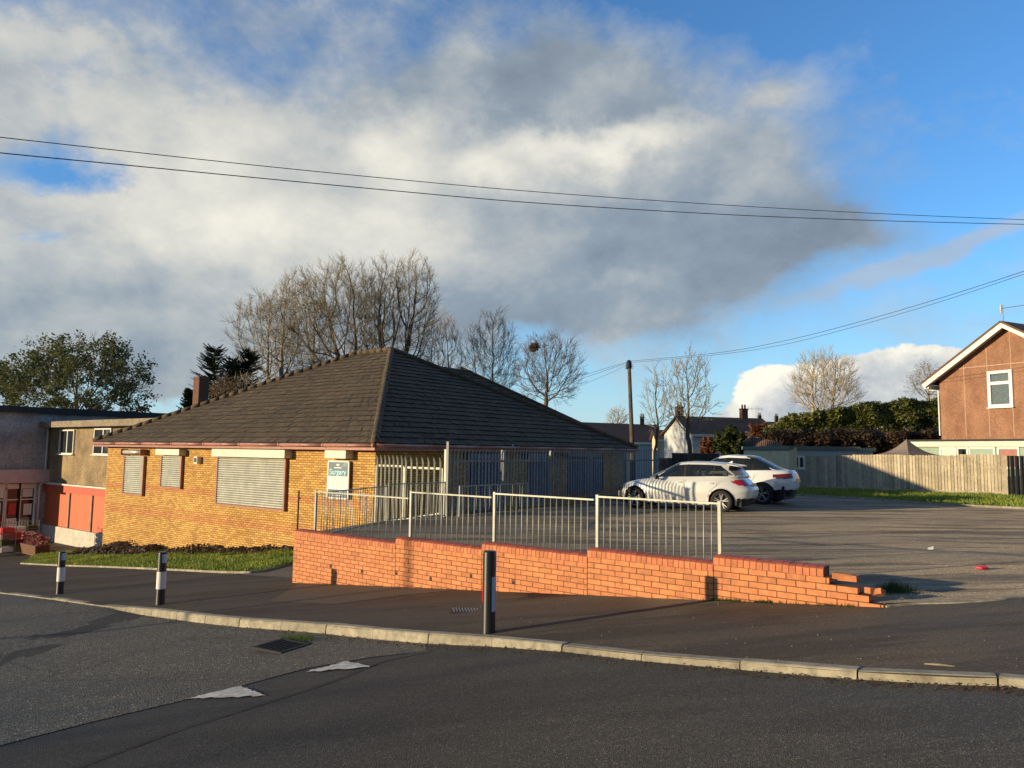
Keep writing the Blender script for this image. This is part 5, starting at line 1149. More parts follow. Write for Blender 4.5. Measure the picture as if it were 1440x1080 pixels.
def place_tree(name, label, px0, px1, ytop, Y, zbase, seed, mat=M_bark, pxb=None, trunk=0.2, minr=0.0105, cat='tree', group=None, leaf=None, twigmat=None, ybot=None, n=900, stems=1, twigs=4, tw=1.1, step=None, kill=None, up=0.12, wig=0.12, inner=0.0):
    rg = random.Random(seed); a, b = atY(px0, ytop, Y), atY(px1, ybot or 560, Y); cx = (a.x + b.x) / 2; pb = atY(pxb if pxb else (px0 + px1) / 2, ytop, Y)
    ztop, zlo = a.z, b.z; c = Vector((cx, Y, (ztop + zlo) / 2)); r = Vector(((b.x - a.x) / 2, (b.x - a.x) / 2 * 0.8, (ztop - zlo) / 2)); c.z += 0; base = Vector((pb.x, Y, zbase))
    r2 = r * 0.97 - Vector((tw * 0.35,) * 3); st = step or 0.34; P, par = colonize(rg, base, c, r2, int(n * 2.6), st, kill or st * 1.3, 4.5, stems, up=up, wig=wig)
    kids = [[] for _ in P]; [kids[p].append(i) for i, p in enumerate(par) if p >= 0]
    cnt = [0.0] * len(P)
    for i in range(len(P) - 1, -1, -1):
        cnt[i] = sum(cnt[k] for k in kids[i]) if kids[i] else 1.0
    mx = max(cnt[i] for i in range(len(P)) if par[i] < 0); rad = [max(minr, trunk * (cnt[i] / mx) ** 0.56) for i in range(len(P))]
    t = thing(name, label, cat, base, group); mt, mc = MB(), MB(); tips = []
    starts = [i for i in range(len(P)) if par[i] < 0]
    while starts:
        i = starts.pop(); ch = [par[i]] if par[i] >= 0 else []; k = i
        while True:
            ch.append(k)
            if not kids[k]: break
            o = sorted(kids[k], key=lambda q: -cnt[q]); starts += o[1:]; k = o[0]
        rr = [min(rad[q], rad[i] if par[i] >= 0 else 9) for q in ch]; big = max(rr) > 0.055
        (mt if big else mc).tube([P[q] for q in ch], rr, 7 if big else 4, rg.random(), cap=False)
    for i in range(len(P)):
        if kids[i] and rad[i] > minr * 2.6: continue
        nn = twigs + 1 if not kids[i] else (twigs - 1 if rg.random() < 0.8 else 0)
        out = (P[i] - P[par[i]]).normalized() if par[i] >= 0 else Z
        for _ in range(nn):
            d = (out * 0.9 + (P[i] - c).normalized() * 0.35 + Vector((rg.gauss(0, 0.5), rg.gauss(0, 0.5), rg.gauss(0.15, 0.4)))).normalized(); l = tw * rg.uniform(0.35, 1.0); pts = [P[i]]
            for s in range(3): d = (d + Vector((rg.gauss(0, 0.13), rg.gauss(0, 0.13), 0.12 + rg.gauss(0, 0.1)))).normalized(); pts.append(pts[-1] + d * l / 3)
            mc.tube(pts, [minr * 0.85, minr * 0.8, minr * 0.7, minr * 0.45], 3, rg.random(), cap=False); tips.append(pts[-1]); tips.append(pts[2])
            for s in (1, 2):
                e = (d + Vector((rg.gauss(0, 0.6), rg.gauss(0, 0.6), rg.gauss(0.1, 0.4)))).normalized() * l * rg.uniform(0.25, 0.5); mc.tube([pts[s], pts[s] + e * 0.5, pts[s] + e + Z * 0.04], [minr * 0.7, minr * 0.6, minr * 0.4], 3, rg.random(), cap=False)
    mt.build('trunk', mat, t, smooth=True); cr = mc.build('crown', twigmat or mat, t)
    if leaf:
        lm, num, size, den = leaf; mb = MB()
        for i in range(num):
            p = tips[rg.randrange(len(tips))]; g = noise.noise(p * 0.55 + Vector((seed, 0, 0)))
            if g < den: continue
            p = p + Vector((rg.gauss(0, 0.22), rg.gauss(0, 0.22), rg.gauss(0, 0.18))); s = size * rg.uniform(0.6, 1.4); A_ = Vector((rg.gauss(0, 1), rg.gauss(0, 1), rg.gauss(0, 0.8))).normalized() * s; B_ = A_.orthogonal().normalized() * s * 0.5
            mb.add([p - A_, p + B_, p + A_, p - B_], [(0, 1, 2, 3)], min(1, max(0, 0.45 + g * 0.7 + rg.uniform(-0.25, 0.25))))
        mb.build('leaves', lm, cr)
    return t
GB = 'bare trees behind the surgery roof'
place_tree('bare_tree', 'leftmost bare tree behind the surgery roof, beside the dark conifer', 314, 440, 395, 62, -3.5, 11, pxb=392, group=GB, ybot=575, n=520, stems=1)
place_tree('bare_tree', 'tall many stemmed bare tree, second from the left behind the roof', 352, 488, 368, 60, -3.5, 12, pxb=432, group=GB, ybot=570, n=600, stems=2)
place_tree('bare_tree', 'tallest bare tree rising above the roof peak', 392, 560, 349, 58, -3.5, 13, M_barkdark, pxb=492, trunk=0.26, group=GB, ybot=565, n=850, stems=2, twigmat=M_bark)
place_tree('bare_tree', 'broad bare tree leaning right just right of the roof peak', 478, 636, 342, 59, -3.5, 14, M_barkdark, pxb=556, trunk=0.3, group=GB, ybot=565, n=1150, twigmat=M_bark, stems=2)
place_tree('bare_tree', 'thin pale bare tree between the tall group and the right hand trees', 575, 662, 425, 66, -3, 15, M_barkpale, group=GB, ybot=600, n=900, stems=2, trunk=0.14, twigs=4)
place_tree('bare_tree', 'pale upright bare tree left of the dark dome shaped one', 640, 742, 428, 64, -3, 16, M_barkpale, pxb=688, group=GB, ybot=600, n=1100, trunk=0.16, twigs=4, up=0.2)
nt_ = place_tree('bare_tree', 'dome shaped dark bare tree holding a bird nest, right end of the roof', 712, 828, 456, 58, -2.5, 17, M_barkdark, pxb=758, group=GB, ybot=590, n=900, trunk=0.18, twigs=4)
q = atY(751, 488, 57.6); mb = MB(); rg = random.Random(3)
for i in range(160):
    d = Vector((rg.gauss(0, 1), rg.gauss(0, 1), rg.gauss(0, 0.7))).normalized(); e = d.orthogonal().normalized() * 0.35; mb.tube([q + d * 0.25 - e, q + d * 0.3 + e], 0.015, 3)
tag(mb.build('bird_nest', M_barkdark), 'dark twiggy bird nest high in the dome shaped bare tree', 'nest')
place_tree('garden_tree', 'slim bare tree just right of the telephone pole', 893, 955, 506, 42, -0.3, 18, M_barkdark, pxb=921, ybot=632, n=260, step=0.22, trunk=0.08, minr=0.010, twigs=2, tw=0.8, up=0.45, twigmat=M_bark, group='bare trees by the palisade fence end')
place_tree('garden_tree', 'taller spreading bare tree in front of the white end terrace', 918, 1018, 480, 41, -0.3, 19, M_barkdark, pxb=965, ybot=628, n=420, step=0.24, trunk=0.12, minr=0.011, twigs=2, tw=0.8, up=0.4, twigmat=M_bark, group='bare trees by the palisade fence end')
place_tree('far_tree', 'small far bare tree above the pale blue terrace roof', 848, 888, 571, 130, -1, 20, M_barkpale, ybot=610, n=300, minr=0.022, trunk=0.25, tw=1.5, step=0.45)
place_tree('hedge_tree', 'sunlit bare tree rising over the left end of the hedge', 1100, 1222, 484, 58, -0.5, 21, M_barkpale, pxb=1160, ybot=612, n=1400, trunk=0.17, minr=0.011, up=0.25, stems=2)
place_tree('hedge_tree', 'small brownish bare tree right beside the gabled house', 1274, 1340, 510, 56, -0.5, 22, M_bark, ybot=580, n=350, trunk=0.12, leaf=(M_dead, 1800, 0.05, -0.3))
place_tree('broadleaf_tree', 'large olive green leafy tree behind the shop parade', 5, 224, 462, 62, -4, 23, M_bark, pxb=105, trunk=0.3, ybot=625, n=900, step=0.45, twigs=2, leaf=(M_leaf, 30000, 0.13, 0.02), minr=0.014)
place_tree('broadleaf_tree', 'partly bare green tree cut by the left edge of the photo', -90, 34, 505, 66, -4, 24, M_bark, trunk=0.25, ybot=590, n=400, step=0.45, twigs=2, leaf=(M_leaf, 9000, 0.14, -0.15))
# conifers
def conifer(label, px0, px1, ytop, ybot, Y, seed):
    a, b = atY(px0, ybot, Y), atY(px1, ytop, Y); c = Vector(((a.x + b.x) / 2, Y, a.z)); h = b.z - a.z; w = (b.x - a.x) / 2; rg = random.Random(seed); t = thing('conifer', label, 'tree', c, 'dark conifers by the brick chimney'); mb = MB(); mb.tube([c - Z * 2, c + Z * h], [0.2, 0.02], 7); mb.build('trunk', M_barkdark, t); mb = MB()
    for i in range(230):
        f = rg.random() ** 0.75; q = rg.uniform(0, 6.28); L_ = (w * (1.05 - f * 0.8) + 0.2) * rg.uniform(0.6, 1.25); s = c + Z * (h * f * 0.97); dirv = Vector((math.cos(q), math.sin(q), rg.uniform(-0.05, 0.45) + f * 0.3)).normalized()
        for k in range(34):
            u = (k + rg.random()) / 34; p = s + dirv * (L_ * u) - Z * (0.35 * u * (1 - u)); side = Vector((-math.sin(q), math.cos(q), 0)); sz = 0.34 * (1.1 - 0.8 * u); d = (dirv * 0.9 + side * rg.uniform(-1, 1) + Z * rg.uniform(-0.5, 0.35)).normalized() * sz; B_ = d.orthogonal().normalized() * 0.035
            mb.add([p - B_, p + B_, p + d], [(0, 1, 2)], rg.random())
    mb.build('crown', M_conifer, t)
conifer('pointed dark conifer right behind the brick chimney', 255, 345, 488, 600, 56, 2); conifer('second dark conifer further right behind the roof slope', 305, 390, 492, 590, 57, 3); conifer('third dark conifer between the taller two behind the roof slope', 285, 365, 503, 590, 58, 7); conifer('low dark conifer left of the brick chimney', 252, 285, 548, 590, 54, 4)
bush('scrub', 'pale twiggy scrub between chimney and roof slope', 292, 345, 528, 585, 52, M_dead, 1500, 0.07, seed=9, mat2=None)
place_tree('scrub_tree', 'low tangled bare scrub tree behind the left roof slope', 288, 385, 520, 53, -1, 31, M_barkpale, ybot=590, n=420, stems=3, trunk=0.08, minr=0.010, twigs=3, tw=0.8)

# ------------------------------------------------------------------ telephone pole and wires
pt_, pb_ = atY(884.5, 507, 46), atY(889.5, 640, 46); tp = thing('telephone_pole', 'tall weathered wooden telephone pole right of the surgery roof', 'pole', (pb_.x, pb_.y, -0.3)); mb = MB(); mb.tube([Vector((pb_.x + 0.03, pb_.y, -0.4)), pb_, pt_], [0.17, 0.15, 0.11], 10); mb.build('pole', M_pole, tp, smooth=True); mb = MB()
mb.lathe(pt_ - Z * 0.5, [(0.17, 0), (0.17, 0.35), (0.12, 0.5), (0.001, 0.55)], 12); mb.build('cap', M_matblack, tp); mb = MB()
for k in range(6):
    q = pt_ - Z * (0.3 + 0.05 * k); s = -1 if k % 2 else 1; mb.tube([q, q + Vector((0.25 * s, -0.1, 0.02))], 0.02, 5)
mb.build('bracket', M_rust, tp)
def wire(name, label, pts, r, grp=None):
    W = smooth_line([atY(px, py, Y) for px, py, Y in pts], 8); mb = MB(); mb.tube(W, r, 5); tag(mb.build(name, M_cable, smooth=True), label, 'cable', grp)
wire('overhead_cable', 'upper of the two long cables crossing the whole sky', [(-60, 186, 15), (0, 193, 15.5), (180, 213, 17), (360, 232.5, 18.5), (540, 250.5, 20), (720, 267, 21.5), (900, 280.5, 23), (1080, 292, 24.5), (1260, 301.5, 26), (1440, 309, 27.5), (1520, 312, 28.2)], 0.011)
wire('overhead_cable', 'lower of the two long cables crossing the whole sky', [(-60, 207, 15), (0, 215, 15.5), (180, 232.5, 17), (360, 250, 18.5), (540, 267, 20), (720, 283, 21.5), (900, 295, 23), (1080, 304.5, 24.5), (1260, 311, 26), (1440, 315.5, 27.5), (1520, 317, 28.2)], 0.013)
wire('service_cable', 'upper telephone cable from the pole top towards the gabled house', [(885, 508, 46), (1010, 496, 42), (1100, 480, 38), (1200, 455, 34), (1320, 420, 30), (1450, 378, 26), (1520, 352, 24)], 0.012)
wire('service_cable', 'lower telephone cable from the pole top towards the gabled house', [(886, 510, 46), (1010, 498.5, 42), (1100, 485, 38), (1200, 460, 34), (1320, 425, 30), (1450, 382, 26), (1520, 356, 24)], 0.010)
wire('service_cable', 'upper telephone cable from the pole left behind the bare trees', [(884, 509, 46), (860, 515.5, 47), (820, 528, 49), (760, 548, 52), (720, 565, 54)], 0.012)
wire('service_cable', 'middle telephone cable from the pole left behind the bare trees', [(884, 510, 46), (860, 518, 47), (820, 532, 49), (760, 556, 52), (720, 576, 54)], 0.012)
wire('service_cable', 'lowest telephone cable from the pole left towards the surgery roof', [(884, 512, 46), (860, 524, 47), (820, 541, 49), (760, 570, 52), (720, 590, 54)], 0.009)

# trees and a lamp post outside the frame on the left, whose shadows fall over the pavement and the wall
place_tree('roadside_tree', 'bare roadside tree out of frame on the left', -1, 1, 0, 1, 0, 41) if False else None
def shade_tree(x, y, h, r, seed, label):
    rg = random.Random(seed); z0 = hA(x, y); c = Vector((x, y, z0 + h - r)); P, par = colonize(rg, Vector((x, y, z0)), c, Vector((r, r, r)), 420, 0.4, 0.55, 4.5, 1); kids = [[] for _ in P]; [kids[p].append(i) for i, p in enumerate(par) if p >= 0]; cnt = [1.0] * len(P)
    for i in range(len(P) - 1, -1, -1): cnt[i] = sum(cnt[k] for k in kids[i]) if kids[i] else 1.0
    rad = [max(0.012, 0.16 * (q / cnt[0]) ** 0.5) for q in cnt]; t = thing('roadside_tree', label, 'tree', (x, y, z0)); a, b = MB(), MB()
    for i in range(len(P)):
        if par[i] >= 0: (a if rad[i] > 0.05 else b).tube([P[par[i]], P[i]], [rad[par[i]], rad[i]], 4, cap=False)
        if not kids[i]:
            for _ in range(4): d = Vector((rg.gauss(0, 1), rg.gauss(0, 1), rg.gauss(0.4, 0.7))).normalized() * rg.uniform(0.4, 1.0); b.tube([P[i], P[i] + d * 0.5, P[i] + d + Z * 0.1], 0.011, 3, cap=False)
    a.build('trunk', M_bark, t); b.build('crown', M_bark, t)
shade_tree(-33.0, -4.5, 7.5, 3.0, 51, 'bare roadside tree standing across the junction, nearer the camera')
shade_tree(-37.0, 3.0, 6.5, 2.6, 52, 'bare roadside tree standing across the junction, beyond the lamp post')
lx, ly = -2.2 - 26 * 0.938, 13.2 - 26 * 0.345; lp = thing('street_lamp', 'tall grey street lamp on the far side of the junction', 'street lamp', (lx, ly, hA(lx, ly))); mb = MB(); z0 = hA(lx, ly)
mb.tube([(lx, ly, z0), (lx, ly, z0 + 1.3), (lx, ly, z0 + 1.32), (lx, ly, z0 + 8), (lx + 0.3, ly + 0.1, z0 + 8.4), (lx + 1.2, ly + 0.3, z0 + 8.5)], [0.1, 0.1, 0.065, 0.05, 0.045, 0.04], 10); mb.build('pole', M_galv, lp, smooth=True)
mb = MB(); mb.cham((lx + 1.5, ly + 0.38, z0 + 8.5), (0.38, 0.1, 0), (-0.03, 0.12, 0), (0, 0, 0.06), 0.03); mb.build('lantern', M_galv, lp)
# ------------------------------------------------------------------ cars (x runs from nose to tail, y across, wheels on z = 0)
def interp(tab, x):
    if x <= tab[0][0]: return tab[0][1]
    for (x0, y0), (x1, y1) in zip(tab, tab[1:]):
        if x <= x1: k = (x - x0) / (x1 - x0); k = k * k * (3 - 2 * k) * 0.35 + k * 0.65; return y0 + (y1 - y0) * k
    return tab[-1][1]
def loop(xf, xr, w, n, tf=3.2, tr=3.6, nose=0.0):           # half plan outline from nose centre to tail centre
    out = []; xc = (xf + xr) / 2; a = (xr - xf) / 2
    for i in range(n + 1):
        q = math.pi * i / n; c, s = -math.cos(q), math.sin(q); e = tf if c < 0 else tr
        out.append((xc + math.copysign(abs(c) ** (2 / e), c) * a, abs(s) ** (2 / e) * w))
    return out
def resample(l, n, xs):                                    # outline y as a function of a fixed x parameter
    return l
def make_car(C, label, paint, origin, rot):
    car = thing(C['name'], label, 'car', origin); NT = 220
    rows = []                                              # (list of (x,y,z), tag)
    Lc = C['L']; low = C['low']
    for j in range(25):                                    # body side from sill to shoulder
        f = j / 24; xf, xr = interp(C['xf'], f), interp(C['xr'], f); w = interp(C['w'], f); lp = loop(xf, xr, w, NT, C['tf'], C['tr']); r = []
        for x, y in lp:
            zs = interp(C['shoulder'], x); zl = interp(low, x); z = zl + (zs - zl) * f; tuck = C['taper'](x); r.append((x, y * tuck, z))
        rows.append((r, 'body'))
    base = rows[-1][0]
    for j in range(1, 6):                                  # bonnet/deck transition up to the glasshouse foot
        f = j / 5; lp = loop(C['gx0'][0], C['gx0'][1], C['gw'][0], NT, C['gtf'], C['gtr']); r = []
        for (bx_, by_, bz_), (x, y) in zip(base, lp):
            X, Y = bx_ + (x - bx_) * f, by_ + (y - by_) * f; z = bz_ + (interp(C['gz'], x) - bz_) * (1 - (1 - f) ** 1.7); r.append((X, Y, z))
        rows.append((r, 'deck'))
    NG = 16
    for j in range(1, NG + 1):
        f = j / NG; xf, xr = C['gx0'][0] + (C['gx1'][0] - C['gx0'][0]) * f ** C.get('pf', 1), C['gx0'][1] + (C['gx1'][1] - C['gx0'][1]) * f ** C.get('pr', 1); w = C['gw'][0] + (C['gw'][1] - C['gw'][0]) * f ** 1.3
        lp = loop(xf, xr, w, NT, C['gtf'], C['gtr']); r = []
        for x, y in lp: zb, zr = interp(C['gz'], x), interp(C['roof'], x); r.append((x, y, min(zb + (zr - zb) * (math.sin(f * math.pi / 2) ** 0.9 * 0.35 + f * 0.65), 9)))
        rows.append((r, 'glass'))
    last = rows[-1][0]; xc = (C['gx1'][0] + C['gx1'][1]) / 2
    for j in range(1, 7):
        f = j / 6; r = []
        for x, y, z in last:
            X = x + (xc - x) * (f if False else 0); Y = y * (1 - f); r.append((x, Y, interp(C['roof'], x) + 0.035 * (1 - (1 - f) ** 2) * min(1, y / 0.4)))
        rows.append((r, 'roof'))
    wx = C['wheels']; WR = C['wr']; RA = WR + 0.05
    for r, tg in rows:
        if tg != 'body': continue
        for i, (x, y, z) in enumerate(r):
            for w_ in wx:
                d = math.hypot(x - w_, z - WR)
                if y > 0.5 and RA - 0.022 < d < RA + 0.03: r[i] = (w_ + (x - w_) * RA / d, y + 0.006, WR + (z - WR) * RA / d)
    parts = {}
    def put(name, sgn, quad, r=0.5):
        mb = parts.setdefault((name, sgn if name in ('side_window', 'window_trim', 'headlight', 'tail_light') else 0), MB()); q = [Vector((x, y * sgn, z)) for x, y, z in quad]
        if sgn > 0: q = q[::-1]
        mb.add(q, [(0, 1, 2, 3)], r)
    for j in range(len(rows) - 1):
        r0, r1 = rows[j][0], rows[j + 1][0]; tg = rows[j + 1][1]
        for i in range(NT):
            q = [r0[i], r0[i + 1], r1[i + 1], r1[i]]; cx, cy, cz = [sum(p[k] for p in q) / 4 for k in range(3)]
            if cy < 1e-6 and max(p[1] for p in q) < 1e-6: continue
            for sg in (-1, 1):
                if tg == 'body' and any((cx - w_) ** 2 + (cz - WR) ** 2 < (WR + 0.048) ** 2 for w_ in wx) and cy > 0.5: continue
                nm = C['classify'](cx, cy, cz, tg, j, i / NT)
                if nm in ('side_window', 'windscreen', 'rear_window'):
                    k = 0.985; q2 = [(x, y * 0.988 if tg == 'glass' else y, z - (0.004 if tg != 'glass' else 0)) for x, y, z in q]; put(nm, sg, q2)
                else: put(nm, sg, q)
    mats = dict(body=paint, side_window=M_carglass, windscreen=M_carglass, rear_window=M_carglass, tail_light=C['lamp'], headlight=M_clearlamp, lower_trim=M_black, window_trim=M_matblack, reflector=M_redlamp, chrome=M_alloy, grille=M_matblack, roof_panel=M_carglass)
    bodyo = None
    for nm, sg_ in [('body', 0)] + [k for k in parts if k[0] != 'body']:
        mb = parts[(nm, sg_)]; o = mb.build(nm, mats[nm], car, smooth=True, local=True)
        if nm == 'body': bodyo = o
        bm = bmesh.new(); bm.from_mesh(o.data); bmesh.ops.remove_doubles(bm, verts=bm.verts[:], dist=0.0008); bmesh.ops.dissolve_degenerate(bm, edges=bm.edges[:], dist=0.0005)
        bm.to_mesh(o.data); bm.free()
        for p in o.data.polygons: p.use_smooth = True
    mb = MB()                                              # underbody and wheel wells
    mb.bx(0.25, Lc - 0.3, -C['W'] / 2 + 0.24, C['W'] / 2 - 0.24, 0.17, 0.62); mb.bx(wx[0] + 0.45, wx[1] - 0.45, -C['W'] / 2 + 0.07, C['W'] / 2 - 0.07, 0.18, 0.5)
    mb.bx(0.5, Lc - 0.5, -0.5, 0.5, 0.5, 0.8); mb.build('underbody', M_matblack, car, local=True)
    mb = MB(); mb.bx(1.9, 2.3, -0.55, -0.15, 0.6, 1.12); mb.bx(1.9, 2.3, 0.15, 0.55, 0.6, 1.12); mb.bx(3.0, 3.2, -0.6, 0.6, 0.6, 1.1)
    for s in (-1, 1): mb.bx(2.15, 2.27, 0.35 * s - 0.12, 0.35 * s + 0.12, 1.12, 1.3)
    mb.bx(1.2, 1.6, -0.65, 0.65, 0.7, 0.95); mb.build('seats', M_matblack, car, local=True)
    for x in wx:
        for s in (-1, 1):
            yo = s * (C['W'] / 2 - 0.035); w = thing_part('wheel', car); w.location = (x, yo, WR); mb = MB()
            pr = [(WR * 0.66, -0.02 * s), (WR * 0.72, 0.0), (WR * 0.93, 0.0), (WR, -0.03 * s), (WR, -0.2 * s), (WR * 0.7, -0.22 * s)]
            mb.lathe((0, 0, 0), pr, 40, axis='y'); mb.build('tyre', M_rubber, w, smooth=True, local=True); mb = MB()
            mb.lathe((0, 0, 0), [(WR * 0.70, 0.0), (WR * 0.66, -0.012 * s), (WR * 0.62, -0.05 * s)], 40, axis='y')
            for k in range(C['spokes']):
                for dq in (-0.12, 0.12):
                    q = 2 * math.pi * k / C['spokes'] + dq * 0.6 + 0.3; q2 = q + dq * 0.9; d0, d1 = Vector((math.cos(q), 0, math.sin(q))), Vector((math.cos(q2), 0, math.sin(q2))); a, b = d0 * WR * 0.15, d1 * WR * 0.66; t = Vector((-math.sin(q), 0, math.cos(q))) * 0.016
                    mb.prism([a - t + Vector((0, -0.01 * s, 0)), a + t + Vector((0, -0.01 * s, 0)), b + t * 0.8, b - t * 0.8], (0, -0.02 * s, 0))
            mb.lathe((0, 0, 0), [(0.001, -0.002 * s), (WR * 0.14, -0.004 * s), (WR * 0.18, -0.02 * s)], 16, axis='y'); mb.build('rim', M_alloy, w, smooth=False, local=True)
            mb = MB(); mb.lathe((0, 0, 0), [(0.001, -0.07 * s), (WR * 0.66, -0.075 * s)], 24, axis='y'); mb.build('brake_disc', M_matblack, w, local=True)
    # number plate, mirrors, handles, fin
    px_, pz_, tilt = C['plate']; mb = MB(); up = Vector((-math.sin(tilt), 0, math.cos(tilt))); nn = Vector((math.cos(tilt), 0, math.sin(tilt))); mb.cham(Vector((px_, 0, pz_)), (0, 0.26, 0), nn * 0.006, up * 0.056, 0.01); pl = mb.build('number_plate', M_plate, car, local=True)
    for s in (-1, 1):
        mx, my, mz = C['mirror']; mb = MB(); c = Vector((mx, my * s, mz)); n, m = 10, 8; vs = [c + Vector((math.cos(math.pi * a / m) * 0.06 * 1.2, s * math.sin(math.pi * a / m) * math.cos(2 * math.pi * b / n) * 0.11, math.sin(math.pi * a / m) * math.sin(2 * math.pi * b / n) * 0.075)) for a in range(m + 1) for b in range(n)]
        mb.add(vs, [(a * n + b, (a + 1) * n + b, (a + 1) * n + (b + 1) % n, a * n + (b + 1) % n) for a in range(m) for b in range(n)]); mb.tube([c, Vector((mx + 0.02, (my - 0.14) * s, mz - 0.06))], 0.022, 6); mb.build('wing_mirror', paint if C['name'] == 'electric_car' else M_black, car, smooth=True, local=True)
    def surf_y(x, z):                                      # half width of the shell at x,z
        best = None
        for j in range(23):
            r0, r1 = rows[j][0], rows[j + 1][0]
            for i in range(25, NT - 25):
                if min(r0[i][0], r0[i + 1][0]) <= x <= max(r0[i][0], r0[i + 1][0]) and r0[i][2] <= z <= r1[i][2]: k = (z - r0[i][2]) / (r1[i][2] - r0[i][2]); return r0[i][1] + (r1[i][1] - r0[i][1]) * k
        return C['W'] / 2
    for s in (-1, 1):
        for hx in C['handles']:
            y = surf_y(hx, C['hz']); mb = MB(); mb.tube([(hx - 0.1, s * (y + 0.0), C['hz']), (hx - 0.08, s * (y + 0.022), C['hz'] + 0.005), (hx + 0.08, s * (y + 0.022), C['hz'] + 0.008), (hx + 0.1, s * y, C['hz'] + 0.008)], 0.014, 6); mb.build('door_handle', paint, car, smooth=True, local=True)
    mb = MB()
    for s in (-1, 1):
        for line in C['seams']:
            pts = [Vector((x, s * (surf_y(x, z) + 0.0005), z)) for x, z in line]; mb.tube(pts, 0.0045, 4)
    mb.build('door_seam', M_matblack, car, local=True)
    if C.get('fin'):
        mb = MB(); fx, fz = C['fin']; mb.prism([(fx - 0.1, -0.012, fz), (fx + 0.06, -0.012, fz - 0.01), (fx + 0.08, -0.012, fz + 0.075), (fx + 0.03, -0.012, fz + 0.06)], (0, 0.024, 0)); mb.build('roof_aerial', paint, car, local=True)
    for e in C.get('extra', ()): e(car, paint)
    car.rotation_euler = (0, 0, rot); return car
def thing_part(name, parent):
    o = bpy.data.objects.new(name, None); COL.objects.link(o); o.parent = parent; o.empty_display_size = 0.1; return o

def cls_focus(x, y, z, tg, j, u):
    if tg == 'glass':
        zb = interp(FOC['gz'], x); side = y > 0.50
        front_edge = 1.42 + (z - 0.94) * 1.55; rear_edge = 4.0 - (z - 0.98) * 1.35
        if side and z > zb + 0.025 and z < interp(FOC['roof'], x) - 0.055:
            if front_edge < x < rear_edge and not (z < 1.09 and x > 3.72):
                if abs(x - 2.42) < 0.035 or abs(x - 3.30) < 0.022: return 'window_trim'
                return 'side_window'
        if x < 2.2 and y < 0.60 - (z - 0.95) * 0.1 and z > zb + 0.02 and x < 1.25 + (z - 0.9) * 1.75 + 0.35: 
            return 'windscreen'
        if x > 3.7 and y < 0.60 and z > zb + 0.04 and z < 1.36: return 'rear_window'
    if tg == 'body':
        if x > 3.80 and 0.79 < z < 0.965 and 0.36 < y and abs(z - 0.90) < (x - 3.80) * 0.42 + 0.01: return 'tail_light'
        if x < 0.65 and 0.60 < z < 0.74 and y > 0.42: return 'headlight'
        if x < 0.3 and 0.32 < z < 0.62 and y < 0.55: return 'grille'
        if x > 3.95 and z < 0.42 and y < 0.80 - 0: return 'lower_trim'
        if x > 4.12 and 0.42 <= z < 0.55 and 0.68 < y < 0.84: return 'lower_trim'
        if z < 0.20: return 'lower_trim'
    return 'body'
FOC = dict(name='hatchback_car', L=4.38, W=1.82, tf=3.2, tr=3.6, gtf=3.0, gtr=3.4, wr=0.325, wheels=(0.84, 3.54), spokes=5, lamp=M_redlamp,
    xf=[(0, 0.14), (0.3, 0.02), (0.6, 0.03), (0.85, 0.12), (1, 0.28)], xr=[(0, 4.24), (0.3, 4.36), (0.55, 4.38), (0.72, 4.28), (0.9, 4.16), (1, 4.08)], w=[(0, 0.83), (0.15, 0.885), (0.5, 0.91), (0.75, 0.90), (0.9, 0.875), (1, 0.82)],
    low=[(0, 0.22), (0.5, 0.17), (3.9, 0.17), (4.38, 0.30)], shoulder=[(0, 0.66), (0.5, 0.78), (1.2, 0.90), (2.4, 0.95), (3.6, 0.99), (4.3, 1.0)], taper=lambda x: 1.0 - 0.03 * max(0, (0.9 - x)) ** 2,
    gx0=(1.02, 4.12), gx1=(2.02, 3.80), gw=(0.79, 0.57), gz=[(0.9, 0.90), (1.5, 0.95), (2.4, 0.975), (3.4, 1.02), (4.2, 1.05)], roof=[(1.6, 1.33), (2.0, 1.405), (2.5, 1.452), (3.1, 1.448), (3.6, 1.415), (3.9, 1.37), (4.2, 1.3)], pf=0.95, pr=1.25,
    classify=cls_focus, plate=(4.30, 0.80, 0.18), mirror=(1.62, 1.0, 0.99), handles=(2.28, 3.22), hz=0.845, fin=(3.6, 1.435),
    seams=[[(1.42, 0.30), (1.36, 0.55), (1.40, 0.8), (1.46, 0.90)], [(2.44, 0.24), (2.46, 0.6), (2.42, 0.95)], [(3.28, 0.30), (3.14, 0.45), (3.2, 0.62), (3.40, 0.78), (3.44, 0.96)], [(1.45, 0.225), (2.4, 0.225), (3.25, 0.225)]])
def spoiler(car, paint):
    mb = MB(); mb.prism([(3.62, -0.56, 1.425), (3.96, -0.52, 1.375), (3.965, -0.52, 1.345), (3.7, -0.56, 1.38)], (0, 1.06, 0)); mb.build('spoiler', paint, car, local=True)
FOC['extra'] = (spoiler,)
